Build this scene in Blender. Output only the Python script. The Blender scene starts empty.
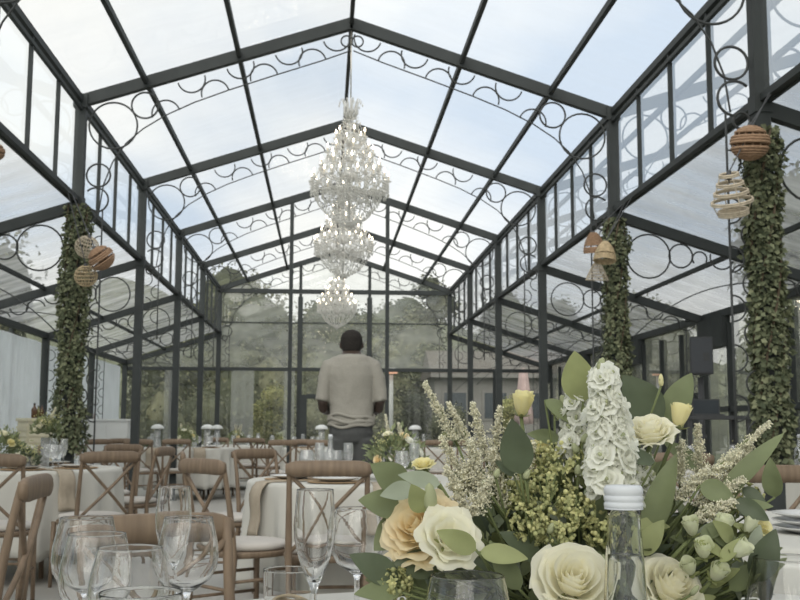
import bpy, math, random
from mathutils import Vector, Matrix, noise
random.seed(7)
C = bpy.context.scene.collection
PI = math.pi
def R(a): return math.radians(a)

# ------------------------------------------------------------------ camera model (fitted to the hall's own lines)
F, PITCH, YAW, ROLL, CZ = 1070.0, 0.1199, 0.0704, 0.0032, 1.05
_r = Vector((math.cos(YAW), -math.sin(YAW), 0))
_f = Vector((math.sin(YAW)*math.cos(PITCH), math.cos(YAW)*math.cos(PITCH), math.sin(PITCH)))
_u = _r.cross(_f)
_r2 = _r*math.cos(ROLL) + _u*math.sin(ROLL)
_u2 = -_r*math.sin(ROLL) + _u*math.cos(ROLL)
def at(px, py, Y):
    d = _f + _r2*((px-400)/F) - _u2*((py-300)/F)
    t = Y/d.y
    return Vector((0, 0, CZ)) + d*t
def atx(px, Y, z=0.0):
    """floor point seen in column px at distance Y"""
    p = at(px, 430, Y); return Vector((p.x, Y, z))

# ------------------------------------------------------------------ materials
def newmat(name):
    m = bpy.data.materials.new(name); m.use_nodes = True
    nt = m.node_tree; nt.nodes.clear()
    out = nt.nodes.new('ShaderNodeOutputMaterial')
    return m, nt, out
def N(nt, t, **kw):
    n = nt.nodes.new('ShaderNode'+t)
    for k, v in kw.items(): setattr(n, k, v)
    return n
def c4(c): return (c[0], c[1], c[2], 1)
def solid(name, col, rough=.5, var=.12, scale=8, spec=.3, metal=0.0, bump=0.0, stretch=None, island=0.0, translucent=0.0):
    m, nt, out = newmat(name); L = nt.links.new
    p = N(nt, 'BsdfPrincipled')
    p.inputs['Roughness'].default_value = rough; p.inputs['Metallic'].default_value = metal
    p.inputs['Specular IOR Level'].default_value = spec
    tc = N(nt, 'TexCoord'); mp = N(nt, 'Mapping'); L(tc.outputs['Object'], mp.inputs['Vector'])
    if stretch: mp.inputs['Scale'].default_value = stretch
    nz = N(nt, 'TexNoise'); nz.inputs['Scale'].default_value = scale; nz.inputs['Detail'].default_value = 4
    L(mp.outputs[0], nz.inputs['Vector'])
    rp = N(nt, 'ValToRGB')
    rp.color_ramp.elements[0].position = .3; rp.color_ramp.elements[1].position = .7
    rp.color_ramp.elements[0].color = c4([x*(1-var) for x in col]); rp.color_ramp.elements[1].color = c4([min(1, x*(1+var)) for x in col])
    L(nz.outputs['Fac'], rp.inputs['Fac'])
    colout = rp.outputs['Color']
    if island:
        g = N(nt, 'NewGeometry'); hs = N(nt, 'HueSaturation')
        ma = N(nt, 'MapRange'); ma.inputs['To Min'].default_value = 1-island; ma.inputs['To Max'].default_value = 1+island
        mh = N(nt, 'MapRange'); mh.inputs['To Min'].default_value = .5+island*.05; mh.inputs['To Max'].default_value = .5-island*.05
        L(g.outputs['Random Per Island'], ma.inputs['Value']); L(ma.outputs[0], hs.inputs['Value'])
        L(g.outputs['Random Per Island'], mh.inputs['Value']); L(mh.outputs[0], hs.inputs['Hue'])
        L(colout, hs.inputs['Color']); colout = hs.outputs['Color']
    L(colout, p.inputs['Base Color'])
    if bump:
        b = N(nt, 'Bump'); b.inputs['Strength'].default_value = bump; b.inputs['Distance'].default_value = .01
        L(nz.outputs['Fac'], b.inputs['Height']); L(b.outputs[0], p.inputs['Normal'])
    if translucent:
        t = N(nt, 'BsdfTranslucent'); L(colout, t.inputs['Color'])
        mx = N(nt, 'MixShader'); mx.inputs['Fac'].default_value = translucent
        L(p.outputs[0], mx.inputs[1]); L(t.outputs[0], mx.inputs[2]); L(mx.outputs[0], out.inputs['Surface'])
    else:
        L(p.outputs[0], out.inputs['Surface'])
    return m
def sheet(name, tint=(1, 1, 1), haze=.08, hazecol=(.8, .82, .82), gloss=.06, rough=.02, streak=False, fres=.5):
    """clear thin sheet: see-through, a little gloss, a little milky"""
    m, nt, out = newmat(name); L = nt.links.new
    tr = N(nt, 'BsdfTransparent'); tr.inputs['Color'].default_value = c4(tint)
    gl = N(nt, 'BsdfGlossy'); gl.inputs['Roughness'].default_value = rough
    tl = N(nt, 'BsdfTranslucent'); tl.inputs['Color'].default_value = c4(hazecol)
    df = N(nt, 'BsdfDiffuse'); df.inputs['Color'].default_value = c4(hazecol)
    md = N(nt, 'MixShader'); L(tl.outputs[0], md.inputs[1]); L(df.outputs[0], md.inputs[2])
    m1 = N(nt, 'MixShader'); L(tr.outputs[0], m1.inputs[1]); L(md.outputs[0], m1.inputs[2])
    if streak:
        tc = N(nt, 'TexCoord'); mp = N(nt, 'Mapping'); mp.inputs['Scale'].default_value = (.9, 3.0, 1.5); mp.inputs['Rotation'].default_value = (0, 0, .5)
        L(tc.outputs['Object'], mp.inputs['Vector'])
        nz = N(nt, 'TexNoise'); nz.inputs['Scale'].default_value = 1.6; nz.inputs['Detail'].default_value = 5; L(mp.outputs[0], nz.inputs['Vector'])
        mr = N(nt, 'MapRange'); mr.inputs['From Min'].default_value = .35; mr.inputs['From Max'].default_value = .75
        mr.inputs['To Min'].default_value = haze*.6; mr.inputs['To Max'].default_value = haze*1.7
        L(nz.outputs['Fac'], mr.inputs['Value']); L(mr.outputs[0], m1.inputs['Fac'])
    else: m1.inputs['Fac'].default_value = haze
    lw = N(nt, 'LayerWeight'); lw.inputs['Blend'].default_value = .25
    mm = N(nt, 'Math', operation='MULTIPLY_ADD'); mm.inputs[1].default_value = fres; mm.inputs[2].default_value = gloss
    L(lw.outputs['Fresnel'], mm.inputs[0])
    m2 = N(nt, 'MixShader'); L(mm.outputs[0], m2.inputs['Fac']); L(m1.outputs[0], m2.inputs[1]); L(gl.outputs[0], m2.inputs[2])
    L(m2.outputs[0], out.inputs['Surface'])
    return m
def emit(name, col, s):
    m, nt, out = newmat(name); e = N(nt, 'Emission'); e.inputs['Color'].default_value = c4(col); e.inputs['Strength'].default_value = s
    nt.links.new(e.outputs[0], out.inputs['Surface']); return m
def realglass(name, col=(1, 1, 1), ior=1.45):
    m, nt, out = newmat(name); L = nt.links.new
    g = N(nt, 'BsdfGlass'); g.inputs['Color'].default_value = c4(col); g.inputs['IOR'].default_value = ior; g.inputs['Roughness'].default_value = 0
    L(g.outputs[0], out.inputs['Surface']); return m

M = {}
M['steel'] = solid('anthracite painted steel', (.040, .045, .045), .6, .12, 6, .2)
M['steel_thin'] = solid('anthracite scroll bar', (.043, .046, .046), .5, .1, 6, .3)
M['roof'] = sheet('clear roof sheet', (.97, .975, .975), .06, (.88, .89, .89), .01, .1, True, .12)
M['aisle'] = sheet('milky side roof sheet', (.86, .87, .87), .44, (.74, .755, .755), .02, .15, True, .3)
M['pane'] = sheet('window glass', (.93, .95, .95), .05, (.8, .82, .8), .03, .01)
M['endpane'] = sheet('end wall glass', (.90, .91, .89), .29, (.76, .78, .72), .03, .01, True)  # milky share stands in for hazy air, put into the glass
M['endlow'] = sheet('end wall lower glass', (.92, .93, .91), .06, (.74, .76, .72), .03, .01, True)
M['floor'] = solid('pale polished concrete floor', (.40, .385, .355), .35, .08, 1.3, .4, bump=.03)
M['turf'] = solid('outdoor lawn', (.12, .15, .07), .9, .3, 2)
M['terrace'] = solid('terrace paving', (.30, .30, .28), .8, .12, 2)
M['drape'] = solid('pale blue white drape', (.90, .92, .94), .9, .04, 3, .1, translucent=.5)
M['sheer'] = sheet('sheer curtain cloth', (.88, .89, .87), .20, (.86, .87, .84), .0, .6)
M['cloth'] = solid('white table linen', (.51, .50, .462), .85, .03, 5, .15, bump=.02)
M['linen'] = solid('beige linen napkin', (.36, .31, .245), .9, .06, 30, .1, bump=.05)
M['wood'] = solid('brown beech chair wood', (.185, .135, .094), .55, .2, 7, .3, stretch=(6, 6, .8), bump=.04)
M['cushion'] = solid('ivory seat cushion', (.50, .47, .435), .9, .04, 12, .1, bump=.03)
M['china'] = solid('white china', (.62, .62, .61), .2, .02, 5, .5)
M['charger'] = solid('woven tan charger', (.36, .25, .15), .7, .3, 60, .2, bump=.2)
M['cglass'] = realglass('clear glassware', (.985, .985, .985), 1.45)
M['fglass'] = sheet('thin distant glassware', (.93, .94, .94), .22, (.85, .86, .86), .10, .03)
M['water'] = realglass('water', (.98, .99, .985), 1.33)
M['cap'] = solid('white screw cap', (.66, .68, .72), .4, .02, 5, .3)
M['wicker'] = solid('brown wicker', (.33, .215, .14), .8, .35, 45, .1, stretch=(1, 1, 6), bump=.3)
M['wicker_light'] = solid('straw wicker', (.50, .40, .26), .8, .25, 45, .1, bump=.3)
M['wicker_pale'] = solid('bleached wicker', (.52, .45, .35), .8, .2, 45, .1, bump=.3)
M['black'] = solid('black plastic', (.07, .072, .076), .5, .1, 8, .3)
M['grill'] = solid('dark speaker grille', (.085, .09, .10), .7, .2, 120, .2)
M['ivy'] = solid('ivy leaf', (.165, .185, .112), .7, .2, 9, .15, island=.55, translucent=.2)
M['stem'] = solid('green stem', (.17, .20, .09), .6, .15, 10, .2)
M['twig'] = solid('brown vine stem', (.11, .085, .06), .8, .2, 10, .1)
M['leaf'] = solid('mid green leaf', (.22, .255, .135), .5, .15, 22, .3, island=.2, translucent=.25)
M['leaf_dark'] = solid('dark green leaf', (.10, .125, .075), .45, .18, 22, .35, island=.2, translucent=.12)
M['leaf_light'] = solid('light green leaf', (.38, .41, .20), .5, .15, 22, .3, island=.15, translucent=.3)
M['leaf_grey'] = solid('grey green leaf', (.36, .40, .31), .6, .12, 22, .2, island=.12, translucent=.15)
M['cream'] = solid('cream petal', (.98, .955, .82), .6, .02, 14, .15, translucent=.48)
M['yellowpetal'] = solid('yellow petal', (.93, .87, .54), .6, .06, 14, .15, translucent=.4)
M['peach'] = solid('peach petal', (.97, .84, .60), .6, .06, 14, .15, translucent=.4)
M['ivorypetal'] = solid('ivory petal', (.98, .96, .83), .6, .02, 14, .15, translucent=.48)
M['whitepetal'] = solid('white petal', (.96, .96, .90), .6, .03, 14, .15, island=.03, translucent=.45)
M['greenpetal'] = solid('pale green white petal', (.80, .82, .62), .6, .12, 30, .15, translucent=.3)
M['plume'] = solid('cream plume', (.92, .88, .70), .8, .1, 40, .1, island=.2, translucent=.25)
M['limebloom'] = solid('yellow green blossom', (.60, .60, .30), .7, .15, 40, .1, island=.3, translucent=.25)
M['bud'] = solid('pale green bud', (.46, .49, .30), .6, .1, 20, .2, island=.15, translucent=.2)
M['skin'] = solid('dark brown skin', (.052, .036, .029), .5, .1, 6, .35)
M['hair'] = solid('short black hair', (.030, .027, .025), .9, .3, 120, .1, bump=.4)
M['knit'] = solid('beige fine knit', (.285, .272, .24), .9, .05, 90, .1, bump=.12)
M['trouser'] = solid('dark grey trousers', (.075, .077, .077), .85, .08, 30, .1)
M['shoe'] = solid('dark shoe', (.03, .028, .026), .4, .1, 10, .3)
M['crystal'] = sheet('cut crystal', (.95, .95, .94), .78, (.97, .96, .92), .10, .05)
M['silver'] = solid('pale nickel', (.55, .52, .46), .3, .1, 20, .5, metal=.6)
M['candle'] = solid('ivory candle tube', (.80, .74, .62), .5, .03, 10, .2, translucent=.3)
M['bulb'] = emit('warm bulb', (1.0, .86, .66), 9)
M['whitepaint'] = solid('white painted panel', (.66, .67, .66), .6, .03, 4, .2)
M['creampaint'] = solid('cream painted slats', (.60, .56, .42), .7, .06, 4, .2)
M['amber'] = solid('brown glass bottle', (.10, .05, .025), .15, .1, 5, .5)
M['greenbottle'] = solid('green yellow bottle', (.26, .24, .10), .15, .1, 5, .5)
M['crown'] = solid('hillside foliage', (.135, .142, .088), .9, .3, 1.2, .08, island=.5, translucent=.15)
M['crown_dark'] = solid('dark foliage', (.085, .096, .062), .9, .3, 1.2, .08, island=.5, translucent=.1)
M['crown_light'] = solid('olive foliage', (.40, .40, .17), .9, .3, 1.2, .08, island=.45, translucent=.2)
M['bark'] = solid('grey brown bark', (.12, .10, .08), .9, .3, 12, .1, bump=.3)
M['hill'] = solid('wooded hillside', (.15, .158, .108), .95, .4, .35, .05, bump=.5)
M['tiles'] = solid('brown roof tiles', (.135, .12, .105), .8, .15, 5, .15)
M['render'] = solid('grey house render', (.19, .185, .175), .9, .08, 3, .1)
M['darkglass'] = solid('dark window glass', (.06, .07, .08), .1, .1, 3, .5)
M['heat'] = emit('heater glow', (1.0, .55, .36), .75)
M['pinkcloth'] = solid('faded pink canvas', (.50, .38, .36), .9, .12, 6, .1)
M['lampwhite'] = solid('white lamp shade', (.80, .81, .80), .4, .02, 5, .3, translucent=.3)
M['terracotta'] = solid('grey stone pot', (.30, .29, .27), .8, .1, 10, .1)

# ------------------------------------------------------------------ mesh helper
class MB:
    def __init__(s): s.v = []; s.f = []; s.sm = []
    def add(s, vs, fs, smooth=True):
        o = len(s.v); s.v += [tuple(v) for v in vs]; s.f += [tuple(i+o for i in f) for f in fs]; s.sm += [smooth]*len(fs)
        return s
    def box(s, c, size, rz=0, mat=None, bev=0):
        x, y, z = [d/2 for d in size]; c = Vector(c)
        m = Matrix.Rotation(rz, 3, 'Z') if mat is None else mat
        vs = [c + m @ Vector(p) for p in ((-x,-y,-z),(x,-y,-z),(x,y,-z),(-x,y,-z),(-x,-y,z),(x,-y,z),(x,y,z),(-x,y,z))]
        return s.add(vs, [(3,2,1,0),(4,5,6,7),(0,1,5,4),(1,2,6,5),(2,3,7,6),(3,0,4,7)], False)
    def beam(s, a, b, w, h, up=(0, 0, 1)):
        a = Vector(a); b = Vector(b); d = (b-a); t = d.normalized(); up = Vector(up)
        sd = t.cross(up)
        if sd.length < 1e-4: sd = t.cross(Vector((0, 1, 0)))
        sd.normalize(); u = sd.cross(t).normalized()
        vs = []
        for p in (a, b):
            for i, j in ((-1,-1),(1,-1),(1,1),(-1,1)): vs.append(p + sd*(w/2*i) + u*(h/2*j))
        return s.add(vs, [(0,1,2,3),(7,6,5,4),(0,4,5,1),(1,5,6,2),(2,6,7,3),(3,7,4,0)], False)
    def tube(s, pts, r, n=6, closed=False, caps=True):
        pts = [Vector(p) for p in pts]; k = len(pts)
        rr = r if isinstance(r, (list, tuple)) else [r]*k
        vs = []; prev = None
        for i, p in enumerate(pts):
            if closed: t = pts[(i+1) % k] - pts[i-1]
            else: t = pts[min(i+1, k-1)] - pts[max(i-1, 0)]
            if t.length < 1e-9: t = Vector((0, 0, 1))
            t.normalize()
            if prev is None:
                a = Vector((0, 0, 1)) if abs(t.z) < .9 else Vector((1, 0, 0))
                e1 = t.cross(a).normalized()
            else:
                e1 = prev - t*prev.dot(t)
                e1 = e1.normalized() if e1.length > 1e-6 else t.orthogonal().normalized()
            prev = e1; e2 = t.cross(e1)
            for j in range(n):
                a = 2*PI*j/n; vs.append(p + (e1*math.cos(a) + e2*math.sin(a))*rr[i])
        fs = []
        for i in range(k if closed else k-1):
            i2 = (i+1) % k
            for j in range(n):
                j2 = (j+1) % n; fs.append((i*n+j, i*n+j2, i2*n+j2, i2*n+j))
        if caps and not closed:
            fs.append(tuple(range(n-1, -1, -1))); fs.append(tuple((k-1)*n+j for j in range(n)))
        return s.add(vs, fs, True)
    def lathe(s, prof, n=24, c=(0, 0, 0), mat=None, close=False):
        c = Vector(c); vs = []; fs = []; k = len(prof)
        for (r, z) in prof:
            for j in range(n):
                a = 2*PI*j/n; p = Vector((r*math.cos(a), r*math.sin(a), z))
                if mat is not None: p = mat @ p
                vs.append(c+p)
        for i in range(k if close else k-1):
            i2 = (i+1) % k
            for j in range(n):
                j2 = (j+1) % n; fs.append((i*n+j, i*n+j2, i2*n+j2, i2*n+j))
        return s.add(vs, fs, True)
    def ball(s, c, r, n=8, m=6, sc=(1, 1, 1), mat=None):
        prof = [(max(1e-4, math.sin(PI*i/m)), -math.cos(PI*i/m)) for i in range(m+1)]
        mm = Matrix.Diagonal(Vector((r*sc[0], r*sc[1], r*sc[2])))
        if mat is not None: mm = mat @ mm
        return s.lathe(prof, n, c, mm)
    def octa(s, c, r, h=None):
        h = h or r; x, y, z = c
        return s.add([(x+r,y,z),(x,y+r,z),(x-r,y,z),(x,y-r,z),(x,y,z+h),(x,y,z-h)],
                     [(0,1,4),(1,2,4),(2,3,4),(3,0,4),(1,0,5),(2,1,5),(3,2,5),(0,3,5)], False)
    def tetra(s, c, r):
        x, y, z = c; a = random.random()*6.28
        vs = [(x+r*math.cos(a+i*2.094), y+r*math.sin(a+i*2.094), z-r*.4) for i in range(3)]+[(x, y, z+r)]
        return s.add(vs, [(0,2,1),(0,1,3),(1,2,3),(2,0,3)], True)
    def leafq(s, p, d, nrm, l, w, bend=.15):
        """small two-sided leaf of four facets"""
        d = d.normalized(); sd = d.cross(nrm)
        if sd.length < 1e-4: sd = d.orthogonal()
        sd.normalize(); nn = sd.cross(d)
        a = p; b = p + d*l*.45 + sd*w/2 + nn*bend*l; c = p + d*l; e = p + d*l*.45 - sd*w/2 + nn*bend*l; mid = p + d*l*.5
        return s.add([a, b, c, e, mid], [(0,1,4),(1,2,4),(2,3,4),(3,0,4)], True)
    def leaf(s, base, d, up, l, w, bend=.25, cup=.12, nu=8, tip=1.0, wave=0.0, thick=.0006):
        """proper leaf blade: grid with midrib cup, bend along its length, and thickness"""
        d = Vector(d).normalized(); up = Vector(up); sd = d.cross(up)
        if sd.length < 1e-4: sd = d.orthogonal()
        sd.normalize(); nn = sd.cross(d).normalized()
        top = []; cols = 5
        for i in range(nu+1):
            t = i/nu
            wd = w/2*(max(0.0, math.sin(PI*t**.8))**.75)*(1 - .25*(t**3)*tip) + .0004
            ang = bend*t
            cen = Vector(base) + d*(l*(t - bend*bend*t**3/6)) - nn*(l*bend*t*t/2)
            n2 = (nn*math.cos(ang) + d*math.sin(ang))
            for j in range(cols):
                q = (j/(cols-1)-.5)*2
                top.append(cen + sd*(q*wd) + n2*(abs(q)**1.4*cup*wd*2 + wave*wd*math.sin(t*11+q*2)))
        k = len(top); vs = top + [v - nn*thick for v in top]; fs = []
        for i in range(nu):
            for j in range(cols-1):
                a = i*cols+j
                fs.append((a, a+1, a+cols+1, a+cols)); fs.append((k+a+cols, k+a+cols+1, k+a+1, k+a))
        return s.add(vs, fs, True)
    def loft(s, rings, n=18, caps=True):
        """rings: (center, ax, ay) where ax, ay are half-axis vectors"""
        vs = []
        for c, ax, ay in rings:
            for j in range(n):
                a = 2*PI*j/n; vs.append(Vector(c) + Vector(ax)*math.cos(a) + Vector(ay)*math.sin(a))
        fs = []
        k = len(rings)
        for i in range(k-1):
            for j in range(n):
                j2 = (j+1) % n; fs.append((i*n+j, i*n+j2, (i+1)*n+j2, (i+1)*n+j))
        if caps: fs.append(tuple(range(n-1, -1, -1))); fs.append(tuple((k-1)*n+j for j in range(n)))
        return s.add(vs, fs, True)
    def build(s, name, mat, parent=None, loc=None):
        me = bpy.data.meshes.new(name); me.from_pydata(s.v, [], s.f); me.polygons.foreach_set('use_smooth', s.sm)
        me.materials.append(mat); me.update()
        o = bpy.data.objects.new(name, me); C.objects.link(o)
        if parent: o.parent = parent
        if loc is not None: o.location = loc
        return o
def tag(o, label=None, cat=None, group=None, kind=None):
    if label: o['label'] = label
    if cat: o['category'] = cat
    if group: o['group'] = group
    if kind: o['kind'] = kind
    return o
def thing(name, label, cat, loc=(0, 0, 0), rz=0, group=None, kind=None):
    o = bpy.data.objects.new(name, None); C.objects.link(o); o.empty_display_size = .1
    o.location = loc; o.rotation_euler = (0, 0, rz)
    return tag(o, label, cat, group, kind)
def struct(o, label, cat): return tag(o, label, cat, None, 'structure')
def kids(o): return [c for c in o.children]
def copy_tree(o, parent=None):
    c = o.copy(); C.objects.link(c)
    if parent: c.parent = parent
    for ch in kids(o): copy_tree(ch, c)
    return c
class Proto:
    """first use hands out the original, later uses copy it with its parts"""
    def __init__(s, root): s.root = root; s.used = False
    def place(s, loc, rz, label, group=None, scale=None):
        o = copy_tree(s.root) if s.used else s.root
        s.used = True
        o.location = loc; o.rotation_euler = (0, 0, rz); o['label'] = label
        if group: o['group'] = group
        elif 'group' in o: del o['group']
        if scale: o.scale = (scale, scale, scale) if not isinstance(scale, tuple) else scale
        return o

# ------------------------------------------------------------------ hall dimensions
XL, XR, XC = -2.115, 2.54, 0.205
XLO, XRO = -3.95, 4.46
ZE, ZA, ZB, ZO = 3.85, 4.615, 2.95, 2.33
YA = [-.2, 2.9, 5.95, 9.14, 12.3, 15.48, 18.54, 21.6]
YEND = 21.6
def arcpts(cx, cz, r, a0, a1, n=20): return [(cx + r*math.cos(a0+(a1-a0)*i/n), cz + r*math.sin(a0+(a1-a0)*i/n)) for i in range(n+1)]

def scroll_main(mb, x0, sgn, y):
    """nave-side ironwork: circles in the haunch, thin curved chord and S scrolls up the rafter. u runs from the column to the ridge"""
    W = XR - XC; sl = (ZA-ZE)/W; cf = .06
    def P(u, z): return (x0 + sgn*(cf+u), y, z)
    rb = lambda u: ZE - .075 + sl*(u+cf)           # underside of rafter
    def circ(u, z, r, a0=0, a1=2*PI, th=.0085):
        full = abs(a1-a0) > 6.2
        pts = [P(a, b) for a, b in arcpts(u, z, r, a0, a1, 28 if full else 16)]
        mb.tube(pts[:-1] if full else pts, th, 6, closed=full)
    circ(.215, rb(.215)-.225, .205)
    circ(.48, rb(.48)-.125, .115)
    circ(.105, 3.20, .10)
    circ(.09, 2.985, .105, -PI*.5, PI*.75)
    circ(.055, 3.02-.17, .05)
    ch = [(.12, ZB-.05), (.15, 3.12), (.22, 3.32), (.33, 3.49), (.47, 3.62), (.66, 3.745), (.90, 3.865), (1.2, 3.985), (1.6, 4.13), (2.0, 4.27), (W-cf-.02, 4.37)]
    pts = []
    for i in range(len(ch)-1):
        for k in range(5):
            t = k/5; pts.append(P(ch[i][0]*(1-t)+ch[i+1][0]*t, ch[i][1]*(1-t)+ch[i+1][1]*t))
    pts.append(P(*ch[-1])); mb.tube(pts, .0065, 5)
    def chz(u):
        for i in range(len(ch)-1):
            if ch[i][0] <= u <= ch[i+1][0]:
                t = (u-ch[i][0])/(ch[i+1][0]-ch[i][0]); return ch[i][1]*(1-t)+ch[i+1][1]*t
        return ch[-1][1]
    u = .66; k = 0; tilt = math.atan(sl)
    while u < W-.16:
        gap = rb(u)-chz(u); r = max(.07, min(.12, gap*.95))
        if k % 2 == 0: circ(u, chz(u)+.012, r, tilt, tilt+PI, .0075)
        else: circ(u, rb(u)-.008, r, PI+tilt, 2*PI+tilt, .0075)
        u += r*1.75; k += 1
    circ(W-cf-.055, ZA-.16, .05, 0, 2*PI, .0075)
def scroll_aisle(mb, x0, sgn, y):
    W = abs((XRO if sgn > 0 else XLO)-x0); sl = -(ZB-ZO)/W; cf = .06
    def P(u, z): return (x0 + sgn*(cf+u), y, z)
    rb = lambda u: ZB - .07 + sl*(u+cf)
    def circ(u, z, r, a0=0, a1=2*PI, th=.008):
        full = abs(a1-a0) > 6.2
        pts = [P(a, b) for a, b in arcpts(u, z, r, a0, a1, 24 if full else 14)]
        mb.tube(pts[:-1] if full else pts, th, 5, closed=full)
    circ(.24, rb(.24)-.215, .195)
    circ(.53, rb(.53)-.115, .105)
    circ(.70, rb(.70)-.085, .065, -.5, PI*1.2)
    u = .90; k = 0; t = math.atan(sl)
    while u < W-.22:
        if k % 2 == 0: circ(u, rb(u)-.005, .105, PI+t, 2*PI+t)
        else: circ(u, rb(u)-.11, .105, t, PI+t)
        u += .19; k += 1
    pts = [P(.05+(W-.28)*i/20, (rb(W-.3)-.02) - .50*(1-i/20)**3 + .05*math.sin(PI*i/20)) for i in range(21)]
    mb.tube(pts, .0055, 5)
def scroll_post(mb, x, sgn, y, ztop, zbot=.15, r=.075, bar=.15, full=True):
    """vertical run of half rings between a post and a thin bar"""
    mb.tube([(x+sgn*(bar+.06), y, 0.0 if full else zbot-.2), (x+sgn*(bar+.06), y, ztop)], .0075, 5)
    z = ztop-.16; k = 0
    while z > zbot:
        if k % 2 == 0: a0, a1, cx = -PI/2, PI/2, .065
        else: a0, a1, cx = PI/2, 3*PI/2, bar+.055
        pts = [(x+sgn*(cx+a*1.0), y, z+b) for a, b in arcpts(0, 0, r, a0, a1, 12)]
        mb.tube(pts, .0055, 5); z -= r*1.9; k += 1

for i, y in enumerate(YA):
    a = thing('trim_%d' % (i+1), 'dark steel arch frame with scrollwork, %s' % (
        ['behind the viewer', 'just overhead at the near end', 'carrying the closest ivy post on the right', 'carrying the two ivy-clad columns and first chandelier',
         'carrying the second chandelier', 'third row back with two slim hanging posts', 'carrying the third chandelier', 'against the glazed end wall'][i]), 'arch', (0, 0, 0), kind='structure')
    for x, nm in ((XL, 'post'), (XR, 'post')):
        mb = MB(); mb.box((x, y, ZE/2), (.088, .088, ZE)); mb.box((x, y, ZB), (.105, .105, .11)); mb.box((x, y, .01), (.2, .2, .02)); mb.build(nm, M['steel'], a)
    for x in (XL, XR):
        mb = MB(); mb.beam((x, y, ZE), (XC, y, ZA), .07, .10); mb.box((x, y, ZE-.005), (.12, .11, .12)); mb.build('rafter', M['steel'], a)
    for x, xo in ((XL, XLO), (XR, XRO)):
        mb = MB(); mb.beam((x, y, ZB-.02), (xo, y, ZO), .07, .09); mb.build('side_rafter', M['steel'], a)
        mb = MB(); mb.box((xo, y, ZO/2), (.09, .09, ZO)); mb.build('outer_post', M['steel'], a)
    if i > 0:
        for x, s in ((XL, 1), (XR, -1)):
            mb = MB(); scroll_main(mb, x, s, y); scroll_post(mb, x, s, y, ZB-.05, 1.0 if i in (1, 2, 3) else 2.25, full=i in (1, 2, 3)); mb.build('scrollwork', M['steel_thin'], a)
        for x, s, xo in ((XL, -1, XLO), (XR, 1, XRO)):
            mb = MB(); scroll_aisle(mb, x, s, y); scroll_post(mb, xo, -s, y, ZO-.1, .9); mb.build('side_scrollwork', M['steel_thin'], a)
    if i == 5:
        for x in (XC-.70, XC+.70):
            mb = MB(); z1 = ZA-(ZA-ZE)*.70/(XR-XC); mb.beam((x, y, 0), (x, y, z1), .055, .055); mb.build('slim_post', M['steel'], a)

# longitudinal members
Y0, Y1 = YA[0], YEND
n = 9
for x, nm in ((XL, 'left'), (XR, 'right')):
    t = thing('trim_%d' % n, 'long %s eave rail running along the top of the clerestory' % nm, 'rail', kind='structure'); n += 1
    mb = MB(); mb.box((x, (Y0+Y1)/2, ZE+.01), (.048, Y1-Y0, .055)); mb.build('rail', M['steel'], t)
    mb = MB(); mb.box((x-.01*(1 if x > 0 else -1), (Y0+Y1)/2, ZE-.075), (.03, Y1-Y0, .03)); mb.build('rail_lip', M['steel'], t)
    t = thing('trim_%d' % n, 'long %s beam at the foot of the clerestory windows' % nm, 'beam', kind='structure'); n += 1
    mb = MB(); mb.box((x, (Y0+Y1)/2, ZB+.03), (.042, Y1-Y0, .045)); mb.build('beam', M['steel'], t)
    mb = MB(); mb.box((x+.035*(1 if x > 0 else -1), (Y0+Y1)/2, ZB+.01), (.022, Y1-Y0, .022)); mb.build('gutter', M['steel'], t)
    xo = XLO if x < 0 else XRO
    t = thing('trim_%d' % n, 'low %s eave rail along the outer side wall' % nm, 'rail', kind='structure'); n += 1
    mb = MB(); mb.box((xo, (Y0+Y1)/2, ZO+.02), (.08, Y1-Y0, .08)); mb.build('rail', M['steel'], t)
    mb = MB(); xm = x+(xo-x)*.58; mb.box((xm, (Y0+Y1)/2, ZB+(ZO-ZB)*.58+.03), (.035, Y1-Y0, .04)); mb.build('purlin', M['steel'], t)
t = thing('trim_%d' % n, 'slim roof purlins and ridge running the length of the hall', 'purlin', kind='structure'); n += 1
W = XR-XC
for fr in (0, .42, .76):
    for s in ((1,) if fr == 0 else (-1, 1)):
        mb = MB(); z = ZA-(ZA-ZE)*fr+.0
        mb.box((XC+s*W*fr, (Y0+Y1)/2, z+(.0 if fr else .01)), (.036, Y1-Y0, .05)); mb.build('ridge_bar' if fr == 0 else 'purlin', M['steel'], t)

# roof sheets (ceiling)
ceil = thing('ceiling', 'clear pitched roof sheeting between the dark rafters', 'roof', kind='structure')
for i in range(len(YA)-1):
    for s, x in ((-1, XL), (1, XR)):
        mb = MB(); a, b = YA[i], YA[i+1]; dz = .075
        v = [(x, a, ZE+dz), (XC, a, ZA+dz), (XC, b, ZA+dz), (x, b, ZE+dz)]
        mb.add(v, [(0, 1, 2, 3)]); mb.build('roof_sheet', M['roof'], ceil)
        xo = XLO if s < 0 else XRO
        mb = MB(); mb.add([(x, a, ZB+.06), (xo+s*.1, a, ZO+.07-.03), (xo+s*.1, b, ZO+.07-.03), (x, b, ZB+.06)], [(0, 1, 2, 3)]); mb.build('side_roof_sheet', M['aisle'], ceil)
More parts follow.
